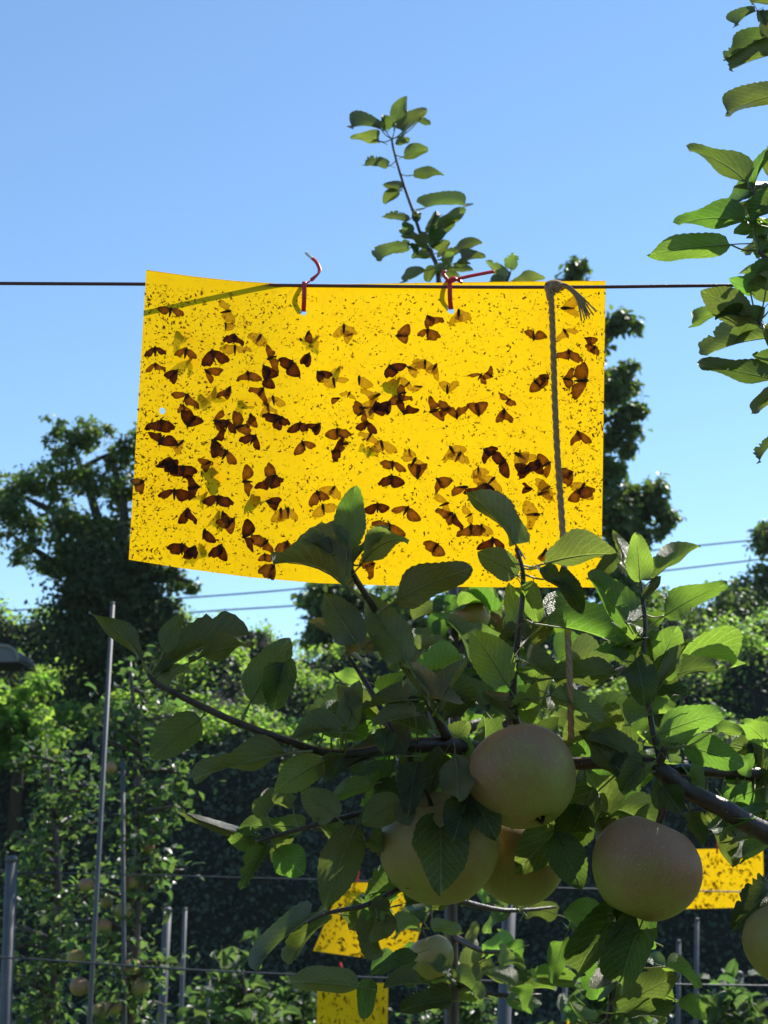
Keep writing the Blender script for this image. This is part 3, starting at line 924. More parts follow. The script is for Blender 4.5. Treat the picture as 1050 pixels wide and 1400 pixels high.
HOLES = [(222, 562), (415, 427), (617, 424)]
def big_trap():
    p0 = sheet_pt(500, 800)
    root = empty('sticky_trap', p0, 'large yellow sticky trap covered in moths hanging from the wire', 'insect trap')
    nu, nv = 210, 136
    bm = bmesh.new()
    G = []
    for j in range(nv + 1):
        row = []
        for i in range(nu + 1):
            x, y = sheet_px(i / nu, j / nv)
            row.append([bm.verts.new(sheet_pt(x, y)), x, y, True])
        G.append(row)
    for (hx, hy) in HOLES:
        rad = 4.2
        for row in G:
            for q in row:
                dd = math.hypot(q[1] - hx, q[2] - hy)
                if dd < rad - 1.4: q[3] = False
                elif dd < rad + 1.4:
                    s = rad / dd
                    q[1], q[2] = hx + (q[1] - hx) * s, hy + (q[2] - hy) * s
                    q[0].co = sheet_pt(q[1], q[2])
    for j in range(nv):
        for i in range(nu):
            qs = (G[j][i], G[j][i + 1], G[j + 1][i + 1], G[j + 1][i])
            if all(q[3] for q in qs):
                f = bm.faces.new([q[0] for q in qs]); f.smooth = True
    for v in [v for v in bm.verts if not v.link_faces]: bm.verts.remove(v)
    me = bpy.data.meshes.new('sheet'); bm.to_mesh(me); bm.free()
    me.materials.append(M['sheet'])
    link('sheet', me, root)
    # cut edge of the sheet, half a millimetre thick
    ring = [sheet_px(i / 60, 0) for i in range(60)] + [sheet_px(1, i / 40) for i in range(40)] + [sheet_px(1 - i / 60, 1) for i in range(60)] + [sheet_px(0, 1 - i / 40) for i in range(40)]
    V, F = [], []
    for x, y in ring:
        p, n = sheet_frame(x, y)
        V += [p + n * .0003, p - n * .0003]
    m = len(ring)
    for i in range(m):
        k = (i + 1) % m
        F.append((2 * i, 2 * i + 1, 2 * k + 1, 2 * k))
    mesh_obj('cut_edge', V, F, M['sheet'], root)
big_trap()

# top wire
tag(tube('top_wire', ppath([(-700, 384, 5.2), (0, 387.5, 5.2), (200, 388.5, 5.2), (415, 390.5, 5.2), (640, 392.5, 5.2), (800, 392.5, 5.2), (975, 390.5, 5.2), (1250, 389, 5.2), (1800, 384, 5.2)], WY), M['wire'], None, 8, 6),
    'dark red wire stretched across the sky holding the large yellow trap', 'wire')

# ------------------------------------------------------------------ moths
RIMS = [[(0, .04), (.2, .17), (.5, .26), (.82, .30), (1.02, .27), (1.10, .16), (1.04, -.06), (.92, -.30), (.74, -.50), (.52, -.54), (.30, -.42), (.10, -.20)],
    [(0, .05), (.25, .15), (.55, .20), (.85, .20), (1.05, .10), (1.06, -.05), (.95, -.18), (.86, -.34), (.62, -.38), (.42, -.30), (.25, -.26), (.08, -.12)],
    [(0, .08), (.2, .22), (.42, .36), (.70, .40), (.95, .36), (1.0, .20), (.90, .05), (.94, -.16), (.78, -.36), (.50, -.58), (.26, -.50), (.06, -.22)],
    [(0, .03), (.3, .12), (.6, .28), (.9, .34), (1.12, .22), (1.06, .06), (.88, -.04), (.70, -.24), (.60, -.46), (.40, -.50), (.22, -.34), (.08, -.14)]]
def wing_mesh(mat, shape=0, crumple=0.0):
    rim = RIMS[shape]
    r = random.Random(shape * 7 + 1)
    V = [(.5, -.05, .10 + crumple * .5)] + [(x, y, .10 * math.sin(x * 2.6) + .02 + crumple * r.uniform(-.5, .9)) for x, y in rim]
    n = len(rim)
    F = [(0, 1 + i, 1 + (i + 1) % n) for i in range(n)]
    me = bpy.data.meshes.new('wing')
    me.from_pydata(V, [], F)
    me.polygons.foreach_set('use_smooth', [True] * n)
    uv = me.uv_layers.new(name='UVMap')
    for lp in me.loops:
        x, y, _ = V[lp.vertex_index]
        uv.data[lp.index].uv = (x / 1.1, .62 + y * 1.05)
    me.materials.append(mat); me.update()
    return me
WING = [[wing_mesh(M['wing%d' % i], k, (0, .06, .12, .16)[k]) for k in range(4)] for i in range(3)]
bp = catmull([(Vector((0, -.50, .08)), .03), (Vector((0, -.28, .12)), .08), (Vector((0, 0, .15)), .11), (Vector((0, .16, .14)), .10), (Vector((0, .26, .12)), .05)], 3)
ant = [tube_data([(Vector((s * .03, .24, .12)), .012), (Vector((s * .12, .42, .14)), .008), (Vector((s * .26, .52, .10)), .005)], 3) for s in (-1, 1)]
MBODY = small_mesh('body', joined([tube_data(bp, 7)] + ant), M['moth_body'])

RAW = {
 (170, 360, 4.773): "300,315,80,2 375,440,130,5,b 670,320,10,7 660,410,90,6,s 715,485,90,1 720,560,90,6 880,490,60,7 200,570,90,1 400,580,80,2 450,605,60,5,b 575,595,100,0,l 330,715,40,1 540,715,135,2 200,670,90,3,s 950,625,200,3 915,690,120,1 805,730,100,3 925,755,90,1 895,835,60,3 525,850,135,5,b 610,815,90,5,b 680,830,60,2 405,875,60,3 385,940,100,3,s 785,890,135,5,b 970,890,100,6 935,940,100,7",
 (380, 360, 4.773): "195,465,60,2 260,470,45,5,b 430,425,90,8 475,470,20,5,s 790,480,180,4 985,365,120,4 975,450,90,4 85,660,60,0 195,610,60,1 270,725,130,0 405,670,50,5,b 365,775,100,6 530,760,90,6 465,855,60,6,s 390,885,0,3,s 740,685,135,1 795,745,60,4,b 865,690,160,7 960,655,90,9 1025,680,60,8 850,790,45,7,s 925,810,0,6,s 545,950,180,5 640,930,90,1 720,920,45,0 790,880,100,2 830,975,240,1 820,850,10,3,s 645,870,30,6 1010,970,200,3",
 (590, 360, 4.2): "155,290,90,5 765,265,180,6,l 585,430,270,2 765,400,120,8 785,520,90,2 890,440,150,4,s 935,490,60,4,s 20,600,45,7 280,650,60,4,s 340,650,330,3,s 90,735,270,7 600,690,130,3 660,670,20,3,s 770,670,170,2 870,680,0,3,l 145,880,270,2 95,840,0,3 270,865,270,3 440,790,45,3,s 415,860,90,3 840,985,100,3 20,850,0,3",
 (170, 560, 4.773): "240,90,90,1 420,100,240,1 235,215,240,1 370,220,45,5 600,80,170,2 670,90,80,0 740,120,200,3 825,50,100,3 990,65,60,1 590,215,150,1 845,190,60,1 550,350,30,2,s 580,405,200,4,b 660,290,60,4 230,375,180,1 310,350,90,0 380,390,90,0 310,410,270,0 110,480,30,3 325,545,90,1 465,510,0,0 545,535,60,5,b 610,585,80,1 790,475,180,3 860,550,120,4,b 935,475,90,1 975,440,10,2 945,610,150,1 1020,670,90,6 410,670,80,0 640,690,90,1 635,660,90,5,b 700,730,45,2 790,830,200,0 520,805,80,1 375,900,90,0 450,910,60,1 625,905,70,1 540,900,300,6,b 920,870,45,2 915,955,90,2,s 965,1035,60,4",
 (380, 560, 4.375): "15,60,60,1 130,95,80,1 240,100,45,0 355,135,90,4 150,210,110,2 340,255,180,0 400,210,0,7 530,90,70,1 505,25,30,4 550,160,60,7 620,210,100,7 560,240,250,5,b 785,250,90,6,s 815,310,60,6 685,330,90,4 680,415,90,0 835,400,270,2 960,430,130,2 760,25,200,2 240,510,110,2 330,480,60,5 270,590,100,6 60,610,90,6 595,580,90,1 770,600,60,2 665,705,90,2 945,820,45,2 55,810,90,4 560,930,20,3 1030,630,30,3",
 (600, 580, 4.375): "75,155,120,7 120,190,60,5 280,165,135,1 385,230,45,0 475,190,150,6,l 535,275,20,0 590,235,60,1 650,240,30,3 235,275,90,6,s 320,335,45,5 275,365,10,5 150,380,0,4 240,395,90,1 330,430,20,2 545,390,0,1,s 610,420,200,5 645,385,30,6 575,545,0,5,l 85,560,60,1 185,545,30,6,s 190,625,90,4 255,620,90,5 320,700,90,1 780,300,30,4 835,410,120,4 860,375,60,7 40,480,20,6 490,780,0,2,s 630,770,60,3",
}
LMK = [('the left red tie', 415, 415), ('the right red tie', 617, 412), ('the twine knot', 756, 395), ('the small left hole', 222, 562), ('the upper left corner', 205, 385),
       ('the lower left corner', 190, 755), ('the upright leaf', 477, 690), ('the pointed central leaf', 672, 700), ('the right edge', 824, 590), ('the middle of the twine', 760, 600), ('the sheet centre', 505, 590)]
def moth_label(x, y, sh, size, back, head):
    nm, lx, ly = min(LMK, key=lambda l: math.hypot(x - l[1], y - l[2]))
    dx, dy = x - lx, y - ly
    r = math.hypot(dx, dy)
    dist = 'just ' if r < 38 else ('' if r < 75 else 'well ')
    o = int(((math.degrees(math.atan2(-dy, dx)) + 382.5) % 360) // 45)
    where = ['right of', 'above right of', 'above', 'above left of', 'left of', 'below left of', 'below', 'below right of'][o]
    col = 'dark brown' if sh <= 1 else ('brown' if sh <= 3 else ('tan' if sh <= 5 else 'pale amber'))
    if back: col = 'shadowy'
    h = ['rightward', 'upward', 'leftward', 'downward'][int(((head + 45) % 360) // 90)]
    sz = {'l': 'large ', 's': 'small ', '': ''}[size]
    return '%s%s moth, head %s, %s%s %s' % (sz, col, {'rightward': 'right', 'upward': 'up', 'leftward': 'left', 'downward': 'down'}[h], dist, where, nm)

moths = []
mr = random.Random(4)
for (ox, oy, sc), txt in RAW.items():
    for it in txt.split():
        q = it.split(',')
        x, y = ox + float(q[0]) / sc, oy + float(q[1]) / sc
        if any(math.hypot(x - m[0], y - m[1]) < 5 for m in moths): continue
        fl = ''.join(q[4:])
        moths.append((x, y, float(q[2]), int(q[3]), 'l' if 'l' in fl else ('s' if 's' in fl else ''), 'b' in fl))
labs = [moth_label(x, y, sh, sz, b, h) for (x, y, h, sh, sz, b) in moths]
for lab in sorted(set(labs)):
    ids = sorted((i for i, l in enumerate(labs) if l == lab), key=lambda i: moths[i][1])
    if len(ids) == 2:
        for i, w in zip(ids, ('upper', 'lower')): labs[i] = w + ' ' + lab
    elif len(ids) > 2:
        for i, w in zip(ids, ['topmost'] + ['second', 'third', 'fourth', 'fifth'][:len(ids) - 2] + ['lowest']): labs[i] = w + ' ' + lab
for (x, y, head, sh, size, back), lab in zip(moths, labs):
    p, n = sheet_frame(x, y)
    a = R(head)
    up = (sheet_pt(x + 6 * math.cos(a), y - 6 * math.sin(a)) - p).normalized()
    Z = -n if back else n
    Yv = (up - Z * up.dot(Z)).normalized(); X = Yv.cross(Z)
    m = Matrix((X, Yv, Z)).transposed().to_4x4()
    s = {'l': .0160, 's': .0092, '': .0132}[size] * mr.uniform(.92, 1.1)
    m = m @ Matrix.Scale(s, 4)
    m.translation = p + Z * .0007
    root = bpy.data.objects.new('moth', None); COL.objects.link(root)
    root.empty_display_size = .3
    root.matrix_basis = m
    tag(root, lab, 'moth', ('moths stuck on the large trap, ' + lab.split(',')[0]) if labs.count(lab) > 1 else 'moths stuck on the large trap')
    o = bpy.data.objects.new('body', MBODY); COL.objects.link(o); o.parent = root
    w = WING[0 if sh <= 1 else (1 if sh <= 4 else 2)]
    spread = mr.uniform(30, 74)
    drop = mr.random() < .08
    for sgn in ((1,) if drop else (1, -1)):
        o = bpy.data.objects.new('wing', mr.choice(w)); COL.objects.link(o); o.parent = root
        an = -R(spread + mr.uniform(-16, 16))
        o.location = (sgn * .06, .16, .10)
        o.rotation_euler = (R(mr.uniform(-12, 26)), R(mr.uniform(-15, 5)), an)
        if sgn < 0:
            o.rotation_euler = (o.rotation_euler[0], -o.rotation_euler[1], -an)
            o.scale = (-1, 1, 1)
        k1, k2 = mr.uniform(.82, 1.12), mr.uniform(.75, 1.12)
        o.scale = (o.scale[0] * k1, k2, 1)

# tiny flies: far too many to count
def gnats(name, n, sampler, frame, size, parent=None, label=None):
    r = random.Random(n)
    V, F = [], []
    for _ in range(n):
        x, y = sampler(r)
        p, nn = frame(x, y)
        a = r.uniform(0, 6.28)
        t = Vector((math.cos(a), 0, math.sin(a))); t = (t - nn * t.dot(nn)).normalized(); b = nn.cross(t)
        L = size * r.choice((.35, .5, .6, .8, 1.0, 1.5)) * r.uniform(.7, 1.2); w = L * r.uniform(.18, .42)
        nn = nn if r.random() < .75 else -nn
        bend = r.uniform(-.5, .5) * w
        o = len(V)
        V += [p + t * L * .5 + b * bend, p + b * (w * .5 + bend * .2), p - t * L * .5 + b * bend, p - b * w * .5, p + nn * w * .7]
        F += [(o, o + 1, o + 4), (o + 1, o + 2, o + 4), (o + 2, o + 3, o + 4), (o + 3, o, o + 4)]
        if r.random() < .35:
            o = len(V); k = r.choice((-1, 1)); c = t * r.uniform(-.4, .6) + b * k
            V += [p + t * L * .2, p - t * L * .1, p + c * L * .55 + nn * .0004]
            F += [(o, o + 1, o + 2)]
    ob = mesh_obj(name, V, F, M['gnat'], parent)
    return tag(ob, label, 'flies' if label else None, None, 'stuff')
def smp(r):
    while True:
        u, v = r.random(), r.random()
        dens = .30 + .7 * math.exp(-u / .10) + .5 * math.exp(-(1 - u) / .12) + .45 * max(0, .35 - u) + (.5 * math.exp(-u / .25) if v < .2 else 0) - (.15 if v > .9 else 0)
        if v < .035 + .04 * max(0, .2 - u): continue
        cl_ = .5 + .5 * math.sin(u * 23 + 3 * math.sin(v * 9)); c2 = .5 + .5 * math.sin(u * 71 + 5 * math.sin(v * 37 + u * 11)) * math.sin(v * 53 + 4 * math.sin(u * 29))
        if r.random() < dens * (.35 + .5 * cl_ + 1.1 * c2 * c2): return sheet_px(u, v)
gnats('tiny_flies', 8200, smp, sheet_frame, .0027, None, 'countless tiny flies speckling the large yellow trap')

# ------------------------------------------------------------------ red twist ties
def ribbon(pts, w, th=.0007):
    V, F = [], []
    n = len(pts)
    for i, (p, side) in enumerate(pts):
        t = (pts[min(i + 1, n - 1)][0] - pts[max(i - 1, 0)][0]).normalized()
        s = (side - t * side.dot(t)).normalized() * w * .5; nn = t.cross(s).normalized() * th * .5
        V += [p + s + nn, p - s + nn, p - s - nn, p + s - nn]
    for i in range(n - 1):
        for k in range(4):
            F.append((i * 4 + k, i * 4 + (k + 1) % 4, i * 4 + 4 + (k + 1) % 4, i * 4 + 4 + k))
    F += [(3, 2, 1, 0), tuple(range(n * 4 - 4, n * 4))]
    return V, F
def smooth_ribbon(pp, d, w, side=Vector((1, 0, 0)), n=5):
    path = catmull([(at(q[0], q[1], q[2] if len(q) > 2 else d), 1) for q in pp], n)
    return ribbon([(p, side) for p, _ in path], w)
def tie(hole, label, loop, tails, tip):
    p = sheet_pt(*hole)
    root = empty('red_tie', p, label, 'tie')
    V, F = smooth_ribbon(loop, WY, .0042, Vector((1, 0.1, 0)))
    mesh_obj('loop', V, F, M['tie'], root)
    for tl, sd in tails:
        V, F = smooth_ribbon(tl, WY, .0036, sd)
        mesh_obj('tail', V, F, M['tie'], root)
    if tip:
        V, F = smooth_ribbon(tip, WY, .0030, Vector((.8, 0, .4)), 3)
        mesh_obj('bare_end', V, F, M['tie_tip'], root)
tie(HOLES[1], 'red twist tie with long upright tail, left of the two on the trap',
    [(415, 426, 1.1235), (415.5, 415, 1.119), (416, 400, 1.1165), (416, 390, 1.116), (417, 385.5, 1.119), (416, 387, 1.1245), (413, 400, 1.130), (414, 424, 1.1255)],
    [([(417, 388, 1.1172), (424, 384, 1.117), (434, 375, 1.12), (437, 369, 1.125), (433, 359, 1.13), (427, 353, 1.133)], Vector((.6, .2, .6)))],
    [(427, 353, 1.133), (423, 350, 1.135), (418, 345, 1.137)])
tie(HOLES[2], 'knotted red twist tie with a tail pointing right, right of the two',
    [(617, 423, 1.1235), (615.5, 412, 1.119), (615, 398, 1.1165), (615, 390, 1.116), (614, 384, 1.119), (611, 386, 1.126), (612, 400, 1.131), (616, 422, 1.1255)],
    [([(615, 386, 1.117), (624, 382, 1.116), (640, 378, 1.116), (660, 374, 1.115), (676, 371, 1.114)], Vector((0, .3, 1))),
     ([(617, 387, 1.117), (610, 380, 1.116), (606, 374, 1.117), (608, 370, 1.119)], Vector((.8, .2, .5))),
     ([(612, 384, 1.1165), (620, 380, 1.1155), (628, 384, 1.116), (632, 386, 1.117)], Vector((0, .3, 1)))], None)

# ------------------------------------------------------------------ jute twine
def twine():
    P = [(753, 392, 1.113), (753, 400, 1.112), (755, 440, 1.1115), (757, 500, 1.111), (759, 560, 1.110), (762, 620, 1.107), (766, 680, 1.104), (770, 740, 1.085), (773, 800, 1.05), (776, 860, 1.015), (779, 930, .995), (781, 1010, 1.01)]
    root = empty('jute_twine', at(781, 1010, 1.01), 'brown jute twine knotted over the wire and hanging down the trap', 'twine')
    path = catmull([(at(x, y, d), pxm(9.5, d) / 2) for x, y, d in P], 22)
    n = len(path)
    for s in range(3):
        st = []
        for i, (p, r) in enumerate(path):
            a = 2 * math.pi * s / 3 + i * .42
            st.append((p + Vector((math.cos(a), math.sin(a), 0)) * r * .48, r * .56 * rng.uniform(.93, 1.07)))
        V, F = tube_data(st, 6)
        mesh_obj('strand', V, F, M['jute'], root)
    # the loop over the wire and the frayed tail
    kn = [[(749, 398, 1.113), (748, 390, 1.112), (756, 386, 1.117), (766, 388, 1.124), (768, 394, 1.114)],
          [(757, 404, 1.112), (752, 394, 1.111), (757, 387, 1.112), (765, 390, 1.111), (760, 399, 1.111)],
          [(752, 410, 1.1115), (750, 399, 1.1105), (755, 392, 1.110), (764, 396, 1.1105)]]
    for k in kn:
        V, F = tube_data(catmull([(at(*q), .0027) for q in k], 6), 7)
        mesh_obj('knot', V, F, M['jute'], root)
    r = random.Random(9)
    for k in range(11):
        u = k / 10
        ex, ey = 795 + 22 * u + r.uniform(-2, 2), 440 - 13 * u + r.uniform(-3, 3)
        pts = [(758, 391 + u * 2, 1.112), (770, 388 + 4 * (1 - u), 1.110 - .003 * r.random()), (782, 394 + 6 * (1 - u), 1.108), (790 + 8 * u, 414 - 6 * u, 1.108), (ex, ey, 1.108 + r.uniform(-.003, .003))]
        V, F = tube_data(catmull([(at(*q), .0011 * (1 - .12 * i)) for i, q in enumerate(pts)], 6), 5)
        mesh_obj('frayed_strand', V, F, M['jute'], root)
    parts = []
    for _ in range(340):
        i = r.randrange(8, n - 2)
        p, rad = path[i]
        a = r.uniform(0, 6.28); o = Vector((math.cos(a), math.sin(a), 0))
        e = p + o * rad * r.uniform(1.2, 2.6) + Vector((0, 0, r.uniform(-.006, .004)))
        parts.append(tube_data([(p + o * rad * .7, .00016), (p.lerp(e, .6) + Vector((0, 0, .001)), .00014), (e, .00006)], 3, cap=False))
    V, F = joined(parts)
    tag(mesh_obj('fibres', V, F, M['fibre'], root), kind='stuff')
twine()

# ------------------------------------------------------------------ smaller traps in the rows behind
def small_trap(c, d, label, n, tieto, seed, curve=.0):
    """c = corner pixels TL, TR, BR, BL with depth offsets."""
    P = [at(q[0], q[1], d + (q[2] if len(q) > 2 else 0)) for q in c]
    def fr(u, v):
        p = (P[0].lerp(P[1], u)).lerp(P[3].lerp(P[2], u), v)
        nn = (P[1] - P[0]).cross(P[3] - P[0]).normalized()
        if nn.y > 0: nn = -nn
        return p + nn * curve * math.sin(math.pi * u) * (1 - v), nn
    root = empty('sticky_trap', P[3].lerp(P[2], .5), label, 'insect trap', 'small yellow traps in the rows behind')
    N = 14; V, F = [], []
    for j in range(N + 1):
        for i in range(N + 1): V.append(fr(i / N, j / N)[0])
    for j in range(N):
        for i in range(N):
            a = j * (N + 1) + i
            F.append((a, a + 1, a + N + 2, a + N + 1))
    mesh_obj('sheet', V, F, M['sheet'], root)
    gnats('stuck_insects', n, lambda r: (r.uniform(.02, .98), min(.98, .06 + .92 * r.random() ** .85)), fr, .017, root)
    a, b = tieto
    T = P[0].lerp(P[1], a)
    V, F = ribbon([(T + Vector((0, -.002, -.02)), Vector((1, 0, 0))), (T + Vector((.002, -.004, .015)), Vector((1, 0, 0))), (T + Vector((.008, -.002, .035)), Vector((1, 0, 0))), (T + Vector((0, 0, .055)), Vector((1, 0, 0)))], .008)
    mesh_obj('red_tie', V, F, M['tie'], root)
    W = [(T + (P[1] - P[0]).normalized() * k, .0016) for k in (-.12, 0, .5)]
    return root
small_trap([(468, 1207), (588, 1217, .05), (562, 1318), (428, 1300, -.10)], 4.7, 'tilted yellow sticky trap low in the centre with a curled top', 330, (.16, 0), 1, .03)
small_trap([(434, 1343), (531, 1344, .28), (529, 1442, .28), (432, 1446)], 4.02, 'lowest yellow sticky trap cut off by the bottom edge', 240, (.3, 0), 2)
small_trap([(916, 1162), (1043, 1159, .05), (1045, 1240, .05), (917, 1243)], 5.6, 'yellow sticky trap on the right behind the right hanging apple', 420, (.5, 0), 3)
small_trap([(772, 1394), (862, 1396, .1), (862, 1480, .1), (772, 1478)], 6.2, 'yellow sticky trap just showing its top edge at the bottom', 60, (.3, 0), 4)

# ------------------------------------------------------------------ the near apple tree
FD = 1.0
tbase = at(1330, 1400, 1.03); tbase.z = 0
near = empty('apple_tree', tbase, 'near apple tree with large apples, branches reaching in from the right', 'apple tree')
tx = tbase.x
tube('trunk', [(Vector((tx, 1.03, -.05)), .034), (Vector((tx + .01, 1.03, .6)), .030), (Vector((tx - .01, 1.035, 1.2)), .027), (Vector((tx + .005, 1.04, 1.7)), .022), (Vector((tx - .01, 1.05, 2.2)), .014), (Vector((tx - .02, 1.06, 2.7)), .006)], M['bark'], near, 12, 8, .05)

PXL = {}
def branch(pp, d=FD, knob=.07, mat=None, seg=9, n=6):
    o = tube('branch', ppath(pp, d), mat or M['bark'], near, seg, n, knob)
    PXL[o.name] = [(q[0], q[1], q[3] if len(q) > 3 else d) for q in pp]
    return o
def stalk(br, bx, by, d, rpx=2.6):
    """The leaf stalk from the branch to a blade that starts at pixel (bx, by)."""
    best = None
    pl = PXL[br.name]
    for (x0, y0, d0), (x1, y1, d1) in zip(pl, pl[1:]):
        for k in range(9):
            t = k / 8
            x, y, dd = x0 + (x1 - x0) * t, y0 + (y1 - y0) * t, d0 + (d1 - d0) * t
            q = math.hypot(x - bx, y + 5 - by)
            if best is None or q < best[0]: best = (q, x, y, dd)
    q, x, y, dd = best
    if 7 < q < 75:
        a, c = at(x, y, dd), at(bx, by, d)
        m = (a + c) * .5 + Vector((0, 0, -.12 * (a - c).length))
        tube('petiole', [(a, pxm(rpx, d) * .6), (m, pxm(rpx, d) * .5), (c, pxm(rpx, d) * .5)], M['petiole'], br, 5, 3)
B = {}
B['main'] = branch([(1345, 1250, 46, 1.03), (1220, 1205, 40, 1.03), (1120, 1172, 31, 1.02), (1050, 1140, 28, 1.0), (985, 1103, 25, .995), (935, 1078, 23, 1.0), (908, 1056, 24, 1.0), (870, 1040, 18, 1.01), (800, 1044, 17, 1.03), (720, 1040, 19, 1.05), (640, 1022, 23, 1.03), (590, 1018, 22, 1.01), (545, 1021, 19, 1.0), (490, 1030, 15, 1.0), (440, 1028, 12, 1.0),
                    (385, 1010, 11, .99), (320, 986, 10, .985), (260, 958, 9, .98), (215, 935, 8, .975), (203, 922, 6, .975)])
B['back'] = branch([(1345, 1110, 28, 1.04), (1190, 1075, 26, 1.04), (1100, 1066, 22, 1.05), (1040, 1060, 20, 1.05), (975, 1054, 18, 1.04), (915, 1052, 14, 1.015)])
B['s1'] = branch([(612, 1010, 15, 1.01), (590, 965, 12, 1.0), (560, 912, 11, .99), (528, 860, 10, .972), (503, 818, 9, .955), (482, 783, 8, .945), (474, 750, 6, .943)])
B['s1b'] = branch([(545, 1015, 9, 1.0), (520, 968, 8, 1.02), (495, 925, 7, 1.03), (476, 897, 5, 1.03)])
B['s2'] = branch([(718, 1020, 12, 1.03), (704, 980, 11, 1.02), (702, 930, 10, 1.01), (707, 880, 9, 1.005), (713, 830, 8, 1.0), (715, 785, 7, 1.0), (706, 750, 5, 1.0)])
B['s3'] = branch([(905, 1050, 10, 1.0), (893, 1000, 8, 1.0), (882, 940, 7, 1.0), (880, 900, 6.5, 1.0), (882, 850, 6, 1.0), (877, 810, 6, 1.0), (874, 790, 4, 1.0)])
B['low'] = branch([(560, 1030, 9, 1.02), (560, 1080, 8, 1.03), (540, 1100, 8, 1.02), (470, 1118, 7, 1.0), (400, 1136, 6, .99), (352, 1150, 4, .985)])
B['low2'] = branch([(655, 1060, 10, 1.05), (650, 1120, 10, 1.07), (612, 1172, 9, 1.06), (560, 1206, 8, 1.03), (505, 1236, 7, 1.01), (450, 1248, 5, 1.0), (420, 1262, 4, 1.0)])
B['hang'] = branch([(915, 1065, 11, 1.03), (900, 1130, 10, 1.07), (868, 1225, 10, 1.07), (848, 1280, 9, 1.03), (838, 1350, 8, 1.02), (826, 1430, 6, 1.02)])
B['up'] = branch([(1330, 880, 26, 1.05), (1200, 700, 22, 1.05), (1120, 560, 18, 1.05), (1090, 420, 15, 1.05), (1084, 250, 12, 1.05), (1078, 80, 8, 1.05), (1066, -60, 6, 1.05)])
B['up2'] = branch([(1088, 382, 8, 1.05), (1046, 352, 7, 1.05), (1036, 342, 5, 1.05)])
B['up3'] = branch([(1084, 310, 7, 1.05), (1040, 272, 6, 1.05), (1029, 262, 5, 1.05)])
B['up4'] = branch([(1094, 470, 8, 1.05), (1048, 448, 7, 1.05), (1036, 440, 5, 1.05)])
B['spur'] = branch([(900, 1052, 12, 1.0), (905, 1035, 11, .995), (909, 1022, 9, .99)])

